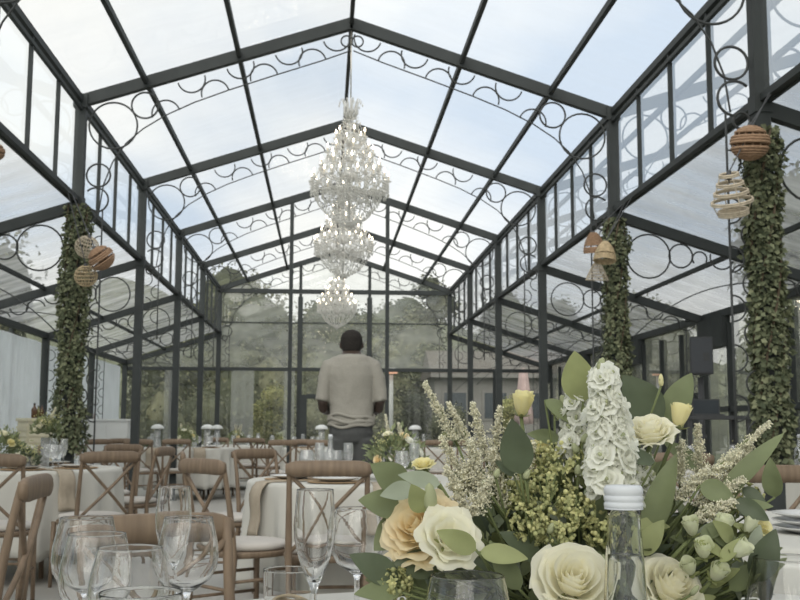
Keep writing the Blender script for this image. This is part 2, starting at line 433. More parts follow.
# clerestory windows
k = 1
for i in range(len(YA)-1):
    for s, x, nm in ((-1, XL, 'left'), (1, XR, 'right')):
        w = thing('window_%d' % k, '%s clerestory window band of four panes, bay %s' % (nm, ['nearest the viewer', 'second along', 'third along', 'fourth along', 'fifth along', 'sixth along', 'at the far end'][i]), 'window', kind='structure'); k += 1
        a, b = YA[i], YA[i+1]
        for j in (1, 2, 3):
            mb = MB(); mb.box((x, a+(b-a)*j/4, (ZB+ZE)/2), (.03, .026, ZE-ZB-.05)); mb.build('mullion', M['steel'], w)
        mb = MB(); mb.add([(x+s*.01, a, ZB), (x+s*.01, b, ZB), (x+s*.01, b, ZE), (x+s*.01, a, ZE)], [(0, 1, 2, 3)]); mb.build('pane', M['pane'], w)

# floor and ground
mb = MB(); mb.box(((XLO+XRO)/2, (Y1+Y0)/2, -.05), (XRO-XLO+.2, Y1-Y0+.2, .1)); struct(mb.build('floor', M['floor']), 'pale polished floor of the glass hall', 'floor')
mb = MB(); mb.box((0, 26, -.14), (60, 70, .08)); struct(mb.build('ground', M['turf']), 'lawn around the glass hall', 'ground')
mb = MB(); mb.box((0.3, 24.4, -.06), (16, 5.2, .1)); struct(mb.build('terrace', M['terrace']), 'paved terrace beyond the glazed end wall', 'terrace')

# end wall
ew = thing('wall_end', 'glazed end wall with dark mullions and the garden behind', 'wall', kind='structure')
y = YEND+.02
for x, z in ((XC-.70, ZA-(ZA-ZE)*.70/W), (XC+.70, ZA-(ZA-ZE)*.70/W)):
    mb = MB(); mb.beam((x, y, 0), (x, y, z), .06, .06); mb.box((x, y, 1.85), (.10, .08, 3.7)); mb.build('mullion', M['steel'], ew)
for x in (-3.05, 3.45):
    mb = MB(); mb.beam((x, y, 0), (x, y, 2.25), .05, .05); mb.build('mullion', M['steel'], ew)
mb = MB(); mb.box((XC, y, ZE-.04), (XR-XL, .08, .085)); mb.build('tie_beam', M['steel'], ew)
mb = MB(); mb.box((XC, y, 3.17), (XR-XL, .03, .022)); mb.build('glazing_bar', M['steel'], ew)
mb = MB(); mb.box(((XLO+XRO)/2, y, 2.23), (XRO-XLO, .07, .07)); mb.build('transom', M['steel'], ew)
mb = MB(); mb.add([(XLO, y, 2.23), (XRO, y, 2.23), (XRO, y, ZO), (XR, y, ZB), (XR, y, ZE), (XC, y, ZA), (XL, y, ZE), (XL, y, ZB), (XLO, y, ZO)], [tuple(range(9))]); mb.build('pane', M['endpane'], ew)
mb = MB(); mb.add([(XLO, y, 0), (XRO, y, 0), (XRO, y, 2.23), (XLO, y, 2.23)], [(0, 1, 2, 3)]); mb.build('lower_pane', M['endlow'], ew)
d = thing('door_1', 'low dark framed garden door in the glazed end wall', 'door', (0, 0, 0), kind='structure')
for x in (XC-.62, XC+.60):
    mb = MB(); mb.box((x, y-.06, .86), (.15, .06, 1.72)); mb.build('door_frame', M['steel'], d)
mb = MB(); mb.box((XC-.01, y-.06, 1.69), (1.09, .05, .09)); mb.build('lintel', M['steel'], d)
mb = MB(); mb.box((XC-.02, y-.06, .95), (.05, .04, 1.5)); mb.build('meeting_stile', M['steel'], d)
mb = MB(); mb.box((XC+.1, y-.10, .95), (.03, .05, .14)); mb.build('door_handle', M['silver'], d)

# right side wall: glazing with a dark band
rw = thing('wall_right', 'right side wall of dark framed glazing', 'wall', kind='structure')
for i in range(len(YA)-1):
    a, b = YA[i], YA[i+1]
    for j in (1, 2, 3):
        mb = MB(); mb.box((XRO, a+(b-a)*j/4, (ZO-.1)/2), (.05, .05, ZO-.1)); mb.build('mullion', M['steel'], rw)
    mb = MB(); mb.box((XRO-.03, b-(b-a)*.125, ZO-.19), (.10, (b-a)*.25, .34)); mb.build('header_panel', M['steel'], rw)
    mb = MB(); mb.box((XRO, (a+b)/2, 1.28), (.05, b-a, .42 if i >= 4 else .06)); mb.build('rail', M['steel'], rw)
    mb = MB(); mb.add([(XRO+.02, a, 0), (XRO+.02, b, 0), (XRO+.02, b, ZO), (XRO+.02, a, ZO)], [(0, 1, 2, 3)]); mb.build('pane', M['endpane'], rw)
lw = thing('wall_left', 'left side wall of glazing behind the white drapes', 'wall', kind='structure')
mb = MB(); mb.add([(XLO-.06, Y0, 0), (XLO-.06, Y1, 0), (XLO-.06, Y1, ZO), (XLO-.06, Y0, ZO)], [(0, 1, 2, 3)]); mb.build('pane', M['pane'], lw)
for yy in (Y0, 7.5, 14):
    mb = MB(); mb.box((XLO-.06, yy, ZO/2), (.05, .05, ZO)); mb.build('mullion', M['steel'], lw)
wb = thing('wall_back', 'dark framed glazing behind the viewer', 'wall', kind='structure')
mb = MB(); mb.add([(XLO, Y0, 0), (XRO, Y0, 0), (XRO, Y0, ZO), (XR, Y0, ZB), (XR, Y0, ZE), (XC, Y0, ZA), (XL, Y0, ZE), (XL, Y0, ZB), (XLO, Y0, ZO)], [tuple(range(9))]); mb.build('pane', M['endpane'], wb)

# drapes
def drape(name, p0, p1, ztop, zbot, mat, label, amp=.035, wl=.16, cat='curtain', group='drapes along the left wall', th=.004):
    p0 = Vector(p0); p1 = Vector(p1); d = p1-p0; L = d.length; t = d.normalized(); nn = Vector((-t.y, t.x, 0))
    nx = max(12, int(L/wl*8)); nz = 8; vs = []
    for side in (0, 1):
        for i in range(nx+1):
            for j in range(nz+1):
                s = i/nx*L; f = j/nz
                o = amp*(.45+.55*f)*math.sin(2*PI*s/wl + .8*math.sin(s*2.1) + .5*f) + .4*amp*math.sin(s*5.3+f*2)
                v = p0 + t*s + nn*(o+side*th); vs.append((v.x, v.y, ztop+(zbot-ztop)*f))
    k = (nx+1)*(nz+1); fs = []
    for i in range(nx):
        for j in range(nz):
            a = i*(nz+1)+j; q = (a, a+1, a+nz+2, a+nz+1); fs.append(q); fs.append(tuple(k+x for x in reversed(q)))
    mb = MB(); mb.add(vs, fs); o = mb.build(name, mat); return tag(o, label, cat, group)
xd = XLO+.03
drape('curtain', (xd-.05, 6.2, 0), (xd-.05, 9.0, 0), 2.24, .02, M['drape'], 'white drape on the left wall closest to the viewer, left of the first outer post')
drape('curtain', (xd-.05, 9.2, 0), (xd-.05, 15.36, 0), 2.24, .02, M['drape'], 'long pale drape on the left wall, at the left edge of the photo')
drape('curtain', (xd-.05, 15.6, 0), (xd-.05, 18.4, 0), 2.24, .02, M['drape'], 'pale drape on the left wall seen just behind the ivy column')
drape('curtain', (xd-.05, 18.66, 0), (xd-.05, 21.3, 0), 2.24, .02, M['drape'], 'far pale drape on the left wall behind the white bar cabinet')
def sheer(px0, px1, label, yy=21.45):
    a = atx(px0, yy); b = atx(px1, yy); drape('curtain', a, b, 2.19, .02, M['sheer'], label, .03, .17, 'curtain', 'sheer curtains at the end wall')
sheer(230, 253, 'sheer curtain gathered left of the green shrub at the end wall')
sheer(283, 294, 'narrow sheer curtain right of the green shrub at the end wall')
sheer(163, 178, 'sheer curtain in the left side bay of the end wall')

# ------------------------------------------------------------------ chandeliers
def octa_chain(mb, a, b, nb, r, sag=0):
    a = Vector(a); b = Vector(b)
    for i in range(nb+1):
        t = i/nb; p = a.lerp(b, t); p.z -= sag*4*t*(1-t); mb.octa(p, r*(.8+.5*random.random()), r*1.5)
def make_chandelier():
    root = thing('chandelier', 'x', 'chandelier')
    # local z = 0 at the ring of the widest tier
    mb = MB(); mb.tube([(0, 0, .72), (0, 0, 1.33)], .006, 6); mb.build('chain', M['silver'], root)
    mb = MB(); mb.tube([(0, 0, -.40), (0, 0, .72)], .009, 8)
    for z, r in ((.6, .035), (.46, .028), (.32, .045), (.18, .05), (.02, .075), (-.16, .05), (-.40, .025)): mb.ball((0, 0, z), r, 10, 6, (1, 1, .8))
    mb.build('central_stem', M['crystal'], root)
    for z, r in ((.36, .10), (-.24, .16)):
        mb = MB(); mb.tube([(r*math.cos(2*PI*i/28), r*math.sin(2*PI*i/28), z) for i in range(28)], .004, 5, closed=True)
        mb.build('hoop', M['crystal'], root)
    mb = MB()
    for i in range(9):                      # crown of glass plumes
        a = 2*PI*i/9; c, s = math.cos(a), math.sin(a)
        pts = [(c*r, s*r, z) for r, z in ((.02, .52), (.06, .58), (.055, .65), (.075, .70), (.10, .685))]
        mb.tube(pts, [.008, .010, .009, .006, .003], 5)
        mb.octa((c*.105, s*.105, .655), .008, .02)
    mb.build('crown', M['crystal'], root)
    tiers = [(.13, .36, 6, .40), (.20, .22, 8, .28), (.265, .09, 10, .16), (.335, -.03, 14, .06)]
    arm_me = {}
    for ti, (r, z, cnt, stem) in enumerate(tiers):
        for i in range(cnt):
            a = 2*PI*(i+.5*(ti % 2))/cnt
            if ti not in arm_me:
                mb = MB(); pts = []
                for q in range(11):
                    f = q/10; pts.append((.03+(r-.03)*f, 0, z-.05 - .06*math.sin(PI*f) + .045*f*f))
                mb.tube(pts, .0055, 6); mb.lathe([(.002, z-.012), (.022, z-.006), (.027, z+.004), (.024, z+.004), (.004, z-.003)], 10, (r, 0, 0))
                arm = mb.build('arm', M['crystal'], root)
                mb = MB(); mb.tube([(r, 0, z), (r, 0, z+.045)], .007, 8); can = mb.build('candle', M['candle'], arm)
                mb = MB(); mb.lathe([(.001, z+.045), (.007, z+.053), (.0075, z+.06), (.004, z+.074), (.0008, z+.086)], 8, (r, 0, 0)); bu = mb.build('bulb', M['bulb'], arm)
                arm_me[ti] = arm
            else:
                arm = copy_tree(arm_me[ti], root)
            arm.rotation_euler = (0, 0, a)
    mb = MB()
    rnd = random.random
    for ti, (r, z, cnt, stem) in enumerate(tiers):
        for i in range(cnt):
            a = 2*PI*(i+.5*(ti % 2))/cnt; a2 = 2*PI*(i+1+.5*(ti % 2))/cnt
            p = (r*math.cos(a), r*math.sin(a), z); q = (r*math.cos(a2), r*math.sin(a2), z)
            octa_chain(mb, p, q, 9, .0065, .05)
            for dx in (-.02, 0, .02):       # pendants below each cup
                for kk in range(4): mb.octa((r*math.cos(a)+dx*math.sin(a), r*math.sin(a)-dx*math.cos(a), z-.025-kk*.022), .0065, .011)
                mb.octa((r*math.cos(a)+dx*math.sin(a), r*math.sin(a)-dx*math.cos(a), z-.125), .010, .022)
            rp, zp = (.05, .60) if ti == 0 else (tiers[ti-1][0], tiers[ti-1][1])
            octa_chain(mb, (rp*math.cos(a), rp*math.sin(a), zp), p, 10, .006, .02)
    bp = [(.325, -.05), (.305, -.14), (.25, -.25), (.165, -.345), (.04, -.425)]
    for i in range(30):                     # basket of strands
        a = 2*PI*i/30; k_ = .9+.2*rnd()
        for j in range(17):
            f = j/16*3.999; q = int(f); f -= q; rr = (bp[q][0]*(1-f)+bp[q+1][0]*f)*k_; zz = bp[q][1]*(1-f)+bp[q+1][1]*f
            mb.octa((rr*math.cos(a)+.006*(rnd()-.5), rr*math.sin(a)+.006*(rnd()-.5), zz), .0065+.003*rnd(), .012+.008*rnd())
    for i in range(90):                     # loose drops hanging under the lowest arms
        a = 6.28*rnd(); rr = .20+.15*rnd(); z_ = -.06-.05*rnd()
        for kk in range(4): mb.octa((rr*math.cos(a), rr*math.sin(a), z_-kk*.024), .0058, .0115)
    for rr, zz in ((.30, -.06), (.24, -.13), (.17, -.2)):
        for i in range(26):
            a = 2*PI*rnd()
            for kk in range(3): mb.octa((rr*math.cos(a), rr*math.sin(a), zz-kk*.02), .007, .012)
    for i in range(420):
        a = 6.28*rnd(); f = rnd(); rr = (.05+.27*f)*(.35+.65*rnd()); mb.octa((rr*math.cos(a), rr*math.sin(a), .52-.56*f+.06*rnd()), .007, .014)
    for i in range(160):
        a = 6.28*rnd(); rr = .05+.27*rnd(); mb.octa((rr*math.cos(a), rr*math.sin(a), -.04-.14*rnd()-.1*(1-rr/.32)), .008, .018)
    mb.ball((0, 0, -.44), .022, 8, 6)
    tag(mb.build('crystal_garland', M['crystal'], root), kind='stuff')
    return root
ch = Proto(make_chandelier())
for yy, lb in ((9.14, 'nearest and biggest of the three crystal chandeliers, hanging from the first full arch'),
               (12.3, 'middle crystal chandelier, half hidden behind and below the nearest one'),
               (18.54, 'farthest and smallest crystal chandelier, just above the man\'s head')):
    ch.place((XC, yy, 3.22), yy, lb, 'crystal chandeliers along the ridge')

# ------------------------------------------------------------------ ivy on posts
def ivy(x, y, z0, z1, label, nleaf, r0=.105):
    t = thing('ivy_garland', label, 'ivy', (x, y, 0), group='ivy garlands on the columns')
    mb = MB()
    for s in range(5):
        ph = s*1.3; mb.tube([(.085*math.cos(ph+f*5), .085*math.sin(ph+f*5), z0+(z1-z0)*f) for f in [k/30 for k in range(31)]], .008, 5)
    mb.build('vine', M['twig'], t)
    mb = MB()
    for i in range(nleaf):
        z = z0+(z1-z0)*random.random(); a = 6.283*random.random()
        bulge = r0*(1+.42*noise.noise(Vector((math.cos(a)*1.4, math.sin(a)*1.4+x, z*4.1)))+.25*noise.noise(Vector((0, x*3, z*1.7))))
        if z > z1-.15: bulge *= .8
        r = bulge*(.70+.40*random.random()**.7+.28*max(0, random.random()-.85)/.15)
        p = Vector((r*math.cos(a), r*math.sin(a), z))
        out = Vector((math.cos(a), math.sin(a), 0))
        d = (out*random.uniform(-.1, .9) + Vector((-out.y, out.x, 0))*random.uniform(-1, 1) + Vector((0, 0, random.uniform(-1.1, .35)))).normalized()
        l = random.uniform(.022, .050); mb.leafq(p, d, out+Vector((random.uniform(-.8, .8), random.uniform(-.8, .8), random.uniform(-.3, .9))), l, l*.7)
    for s in range(7):                       # loose trailing sprigs
        a = 6.28*random.random(); zz = random.uniform(z0+.3, z1-.1)
        for k in range(16):
            p = Vector(((r0+.01+k*.003)*math.cos(a), (r0+.01+k*.003)*math.sin(a), zz-k*.022))
            mb.leafq(p, Vector((random.uniform(-1, 1), random.uniform(-1, 1), -.6)), Vector((math.cos(a), math.sin(a), .3)), .045, .032)
    mb.build('foliage', M['ivy'], t)
    return t
ivy(XL, YA[3], .85, 2.93, 'ivy climbing the left column, behind the left table', 6000, .100)
ivy(XR, YA[3], .85, 2.90, 'ivy climbing the right column beside the two small wicker dome lamps', 6000, .088)
ivy(XR, YA[2], .85, 2.80, 'thick ivy on the nearest right post, under the round wicker ball', 6500, .085)

# ------------------------------------------------------------------ wicker pendants
def wicker(kind, center, r, mat, label, ztop, tilt=(0, 0), anchor=None):
    c = Vector(center); t = thing('pendant_lamp', label, 'lamp', c, group='wicker pendant lamps')
    rot = Matrix.Rotation(tilt[0], 3, 'X') @ Matrix.Rotation(tilt[1], 3, 'Y')
    mb = MB()
    def ring(rr, z, th): mb.tube([rot @ Vector((rr*math.cos(2*PI*i/28), rr*math.sin(2*PI*i/28), z)) for i in range(28)], th, 5, closed=True)
    if kind == 'ball':
        prof = [(r*math.sin(PI*k/18), r*.88*math.cos(PI*k/18)) for k in range(1, 18)]
        for k, (rr, z) in enumerate(prof):
            if k not in (5, 9): ring(rr, z, r*.082)
        ribs = 14; pr = lambda f: (r*.97*math.sin(PI*f), r*.86*math.cos(PI*f)); lo, hi = .05, .95
    elif kind == 'dome':
        prof = [(r*(.28+.72*math.sin(PI/2*k/13)**.8), r*1.25*(1-2*k/13*.95)*.75+.0) for k in range(14)]
        for k, (rr, z) in enumerate(prof):
            if k not in (9,): ring(rr, z, r*.07)
        ribs = 18; pr = lambda f: (r*(.28+.72*math.sin(PI/2*f)**.8), r*1.25*(1-1.9*f)*.75); lo, hi = 0, 1
    elif kind == 'globe':
        for k in range(1, 9):
            ring(r*math.sin(PI*k/9), r*.95*math.cos(PI*k/9), r*.035)
        ribs = 22; pr = lambda f: (r*math.sin(PI*f), r*.95*math.cos(PI*f)); lo, hi = .06, .92
    elif kind == 'cone':
        for k in range(7): ring(r*(.18+.82*(k/6)**.8), r*.8-r*1.6*k/6, r*.03)
        ribs = 20; pr = lambda f: (r*(.18+.82*f**.8), r*.8-r*1.6*f); lo, hi = 0, 1
    else:  # hoops: open stepped shade of separate hoops
        for k in range(4):
            ring(r*(.45+.55*k/3), r*.9-k*r*.45, r*.06); ring(r*(.47+.55*k/3), r*.9-k*r*.45-r*.09, r*.05)
        for k in range(3): ring(r*.72, -r*.95-k*r*.1, r*.06)
        ribs = 4; pr = lambda f: (r*(.45+.55*min(1, f*1.4)) if f < .72 else r*(1-.2*(f-.72)/.28), r*.9-f*r*1.95); lo, hi = 0, 1
    mb.build('lamp_shade', mat, t)
    mb = MB()
    for i in range(ribs):
        a = 2*PI*i/ribs; pts = []
        for k in range(13):
            f = lo+(hi-lo)*k/12; rr, z = pr(f); pts.append(rot @ Vector((rr*math.cos(a), rr*math.sin(a), z)))
        mb.tube(pts, r*.028, 4)
    mb.build('rib', mat, t)
    top = rot @ Vector((0, 0, r*.9)); ax, ay = (anchor if anchor else (c.x, c.y))
    mb = MB(); mb.tube([top+Vector((0, 0, -.05)), top+Vector((0, 0, .01)), Vector((ax-c.x, ay-c.y, ztop-c.z))], .004, 5); mb.lathe([(.001, .02), (.014, .02), (.016, -.03), (.001, -.03)], 8, top); mb.build('cord', M['black'], t)
    return t
def wat(px, py, Y): return at(px, py, Y)
zb = ZB+.0
wicker('globe', wat(87, 247, 8.85), .096, M['wicker_pale'], 'pale open wicker globe lamp, upper left of the cluster on the left ivy column', zb, (.5, .3), (XL+.03, 8.85))
wicker('ball', wat(101.5, 258, 8.62), .102, M['wicker'], 'brown woven ball lamp, right one of the cluster on the left ivy column', zb, (.4, -.6), (XL+.04, 8.75))
wicker('globe', wat(86, 276, 8.7), .09, M['wicker_light'], 'pale wicker globe lamp, lowest of the cluster on the left ivy column', zb, (.3, 0), (XL+.02, 8.7))
wicker('dome', wat(594, 243, 8.75), .09, M['wicker'], 'brown wicker dome lamp, left and highest of the cluster on the right ivy column', zb, (.15, -.1), (XR-.03, 8.75))
wicker('dome', wat(605, 252, 8.5), .088, M['wicker_light'], 'straw wicker dome lamp in front of the browner one on the right ivy column', zb, (-.15, .1), (XR-.03, 8.5))
wicker('cone', wat(597, 271, 8.82), .095, M['wicker_pale'], 'see-through wire cone lamp, lowest of the cluster on the right ivy column', zb, (.1, 0), (XR-.03, 8.7))
wicker('ball', wat(750, 143, 5.75), .105, M['wicker'], 'big brown woven ball lamp at the top of the nearest right ivy post', ZB+.0, (.15, 0), (XR-.02, 5.75))
wicker('hoops', wat(731, 192, 5.72), .112, M['wicker_pale'], 'stepped lamp of bare wicker hoops hanging left of the nearest right ivy post', ZB+.0, (.35, -.22), (XR-.04, 5.72))
wicker('ball', wat(-5, 152, 6.3), .055, M['wicker'], 'brown wicker lamp peeping in at the left edge of the photo', ZB, (.1, 0), (XL+.02, 6.3))

# ------------------------------------------------------------------ chairs (local: faces +Y)
def make_chair():
    t = thing('dining_chair', 'x', 'chair')
    def rearpost(s):
        mb = MB(); pts = []
        for k in range(13):
            f = k/12; z = .885*f; yy = -.20-.07*max(0, (z-.42)/.46)**1.5-.05*max(0, (.42-z)/.42)**1.6; xx = s*(.185+.0*z)
            pts.append((xx, yy, z))
        mb.tube(pts, [.013+.005*math.sin(PI*min(1, .2+k/13)) for k in range(13)], 8); return mb
    for s in (-1, 1): rearpost(s).build('rear_leg', M['wood'], t)
    for s in (-1, 1):
        mb = MB(); mb.tube([(s*.185, .195, 0), (s*.182, .19, .25), (s*.178, .185, .43)], [.013, .016, .018], 8); mb.build('front_leg', M['wood'], t)
    mb = MB(); mb.loft([((0, 0, z), (w, 0, 0), (0, d, 0)) for z, w, d in ((.415, .19, .185), (.42, .2, .195), (.44, .205, .2), (.447, .2, .196))], 32)
    for v in range(len(mb.v)):               # squarer plan than an ellipse
        x, yy, z = mb.v[v]; m = max(abs(x)/.205, abs(yy)/.2, .001); l = math.hypot(x/.205, yy/.2); f = 1+.30*(l/m-1)*1.0 if l else 1; mb.v[v] = (x*min(1.25, f*1.0+.06), yy*min(1.25, f+.06), z)
    mb.build('seat', M['wood'], t)
    mb = MB(); mb.loft([((0, .005, z), (w, 0, 0), (0, d, 0)) for z, w, d in ((.448, .185, .18), (.452, .205, .2), (.470, .212, .206), (.484, .2, .195), (.490, .17, .165), (.492, .05, .05))], 32)
    mb.build('cushion', M['cushion'], t)
    mb = MB(); prof = []                     # bent top rail
    vs = []; nx = 16
    for k in range(nx+1):
        f = k/nx*2-1; x = .203*f; yb = -.285+.045*(f*f)*-1+.03
        e = (1-max(0, abs(f)-.82)/.18*.45)
        h = .036*(1.0 if abs(f) < .8 else e)
        zc = .862-.004*f*f
        for dy, dz in ((-.012, -h), (.012, -h), (.015, 0), (.012, h), (0, h+.004), (-.012, h), (-.015, 0)): vs.append((x, -yb*-1+.0-.0+dy if False else yb+dy-.02+.045*f*f, zc+dz))
    m = 7; fs = []
    for k in range(nx):
        for j in range(m): fs.append((k*m+j, k*m+(j+1) % m, (k+1)*m+(j+1) % m, (k+1)*m+j))
    fs.append(tuple(range(m-1, -1, -1))); fs.append(tuple(nx*m+j for j in range(m)))
    mb.add(vs, fs); mb.build('top_rail', M['wood'], t)
    for s in (-1, 1):
        mb = MB(); pts = []
        for k in range(11):
            f = k/10; x = s*(-.178+.356*f); z = .83-.36*f; yy = -.262+.062*f-.018*math.sin(PI*f)+s*.004
            pts.append((x, yy, z))
        mb.tube(pts, .0105, 7); mb.build('cross_brace', M['wood'], t)
    for s in (-1, 1):
        mb = MB(); mb.tube([(s*.184, -.215, .20), (s*.183, .19, .20)], .009, 6); mb.build('stretcher', M['wood'], t)
        mb = MB(); mb.tube([(s*.184, -.208, .31), (s*.183, .187, .31)], .009, 6); mb.build('stretcher', M['wood'], t)
    mb = MB(); mb.tube([(-.183, .19, .25), (.183, .19, .25)], .009, 6); mb.build('stretcher', M['wood'], t)
    mb = MB(); mb.tube([(-.184, -.215, .27), (.184, -.215, .27)], .009, 6); mb.build('stretcher', M['wood'], t)
    for s in (-1, 1):
        mb = MB(); mb.lathe([(.0005, 0), (.006, .0), (.006, .003), (.0005, .004)], 10, (s*.186, -.244, .80), Matrix.Rotation(PI/2, 3, 'X')); mb.build('screw_cap', M['silver'], t)
    return t
chair = Proto(make_chair())
# (px, Y, facing, label, group)
CH = [
 (157, 2.50, 203, 'tan wooden chair across the foreground table, its rail behind the wine glasses'),
 (31, 3.55, 93, 'wooden cross-back chair seen end-on at the lower left, nearest on that side'),
 (-8, 6.4, 4, 'wooden chair cut off by the left edge, in front of the left table'),
 (110, 7.15, 35, 'cross-back chair with ivory cushion at the right of the left table'),
 (123, 10.3, 160, 'cross-back chair whose rail shows just above the chair right of the left table'),
 (163, 8.9, 78, 'cross-back chair with narrow foreshortened back, left of the end-on pale one'),
 (187, 7.2, -82, 'cross-back chair seen end-on with a pale worn rail end'),
 (207, 5.45, -52, 'cross-back chair with wide V back at the left side of the middle table'),
 (257, 8.1, -140, 'chair behind the middle table on its left, turned toward the viewer'),
 (329, 5.15, 0, 'cross-back chair tucked in front of the middle table, just below the man'),
 (60, 9.95, 185, 'wooden chair behind the left table at the foot of the ivy column'),
 (98, 15.0, 42, 'far chair in front of the white bar cabinet, left one of two'),
 (120, 15.9, 40, 'far chair in front of the white bar cabinet, right one of two'),
 (139, 15.0, -4, 'far cross-back chair at the left front of the far left table'),
 (177, 15.3, 8, 'far cross-back chair in front of the far left table, below its bouquet'),
 (217, 18.0, 178, 'far chair behind the far left table, rail just above the cloth'),
 (246, 17.2, 12, 'far cross-back chair left of the shrub, in front of the second far table'),
 (258, 17.0, -50, 'far side-turned chair below the green shrub, left of the wide X back'),
 (283, 14.4, 14, 'far cross-back chair with wide X back, left of the table behind the man'),
 (304, 15.4, 4, 'far chair whose rail meets the wide X back on its right'),
 (322, 14.4, 3, 'far chair rail just left of the man\'s hip'),
 (408, 14.2, 8, 'far chair right of the man, left one of the row behind the astilbe'),
 (438, 14.8, -4, 'far chair in the row behind the astilbe, second from the left'),
 (471, 14.4, 5, 'far chair in the row behind the astilbe, third from the left'),
 (520, 12.4, 6, 'far chair behind the dark upright leaf of the big bouquet'),
 (682, 7.0, -25, 'chair rail just visible beyond the bouquet, left of the right-hand plume'),
 (775, 4.5, 186, 'cross-back chair at the right edge, its level rail beyond the big bouquet'),
]
for px, Y, ang, lb in CH:
    fd = Vector((-math.sin(R(ang)), math.cos(R(ang)), 0)); sc_h = .95 if Y < 3 else 1.0
    chair.place(atx(px, Y)+fd*.25*sc_h, R(ang), lb, 'cross-back dining chairs', scale=sc_h)

# ------------------------------------------------------------------ tables and cloths
ZT = .75
def table(cx, cy, rad, label, clabel, folds=22, hem=.17, legs=4, ph=0.0):
    t = thing('round_table', label, 'table', (cx, cy, 0), group='round banquet tables')
    mb = MB(); mb.lathe([(.001, ZT-.03), (rad-.02, ZT-.03), (rad, ZT-.022), (rad, ZT-.008), (rad-.01, ZT-.002), (.001, ZT-.002)], 40); mb.build('tabletop', M['wood'], t)
    for k in range(legs):
        a = PI/4+k*PI/2; mb = MB(); r = rad*.62; mb.tube([(r*math.cos(a), r*math.sin(a), 0), (r*math.cos(a)*.97, r*math.sin(a)*.97, ZT-.03)], .018, 8); mb.build('leg', M['wood'], t)
    na = 220; prof = [(0, ZT+.004), (rad*.5, ZT+.004), (rad*.93, ZT+.004), (rad*.992, ZT+.004), (rad+.009, ZT-.003), (rad+.014, ZT-.02)]
    drop = ZT-hem; rings = []
    for k in range(9): prof.append((rad+.015+.012*(k+1)/9, ZT-.03-(drop-.03)*(k+1)/9))
    vs = []
    for (r, z) in prof:
        f = max(0, (ZT-.02-z)/drop)
        for j in range(na):
            a = 2*PI*j/na
            w = (.035*f**.7)*(math.sin(folds*a+ph+.9*math.sin(3*a+ph)) + .5*math.sin(folds*.37*a+1+ph*2))
            rr = max(0.0005, r + w + .012*f)
            vs.append((cx+rr*math.cos(a), cy+rr*math.sin(a), z - .012*f*math.sin(folds*a)))
    k = len(prof); fs = []
    for i in range(k-1):
        for j in range(na):
            j2 = (j+1) % na; fs.append((i*na+j, (i+1)*na+j, (i+1)*na+j2, i*na+j2))
    mb = MB(); mb.add(vs, fs); o = mb.build('tablecloth', M['cloth']); tag(o, clabel, 'tablecloth', 'white tablecloths')
    md = o.modifiers.new('thick', 'SOLIDIFY'); md.thickness = .0015; md.offset = 1
    return (cx, cy, rad)
def tpos(px, Y): p = atx(px, Y); return p.x, p.y
T = {}
T['fg'] = table(.33, 1.07, .97, 'round table in the foreground under the big bouquet', 'white cloth on the foreground table under the wine glasses', ph=.4)
x, y = tpos(11, 8.2); T['left'] = table(x, y, .80, 'round table at the left, in front of the left ivy column', 'white cloth on the left table, its folds falling behind the end-on chair', ph=1.1)
x, y = tpos(381, 6.4); T['mid'] = table(x, y, .77, 'round table in the middle, between the tucked-in chair and the man', 'white cloth on the middle table with beige napkins over its edge', ph=2.0)
x, y = tpos(186, 16.7); T['farA'] = table(x, y, .75, 'far round table on the left, under the left of two small bouquets', 'white cloth on the far left table before the glazed end wall', ph=.2)
x, y = tpos(240, 19.3); T['farB'] = table(x, y, .75, 'second far round table, under the right of two small bouquets', 'white cloth on the second far table left of the shrub', ph=2.6)
x, y = tpos(332, 16.8); T['farC'] = table(x, y, .75, 'far round table partly hidden by the man', 'white cloth on the far table left of the man\'s legs', ph=.9)
x, y = tpos(444, 16.7); T['farD'] = table(x, y, .75, 'far round table right of the man behind the astilbe plumes', 'white cloth on the far table right of the man', ph=1.9)
x, y = tpos(560, 14.0); T['farE'] = table(x, y, .75, 'far round table hidden behind the tall white flower spike', 'white cloth on the far table behind the white flower spike', ph=.6)
x, y = tpos(738, 8.3); T['right'] = table(x, y, .75, 'round table at the right behind the nearest ivy post', 'white cloth on the right table behind the nearest ivy post', ph=1.4)
x, y = tpos(905, 3.15); T['rnear'] = table(x, y, .75, 'round table cut by the right edge beside the bouquet', 'white cloth of the table at the right edge, level with the bouquet', ph=2.2)

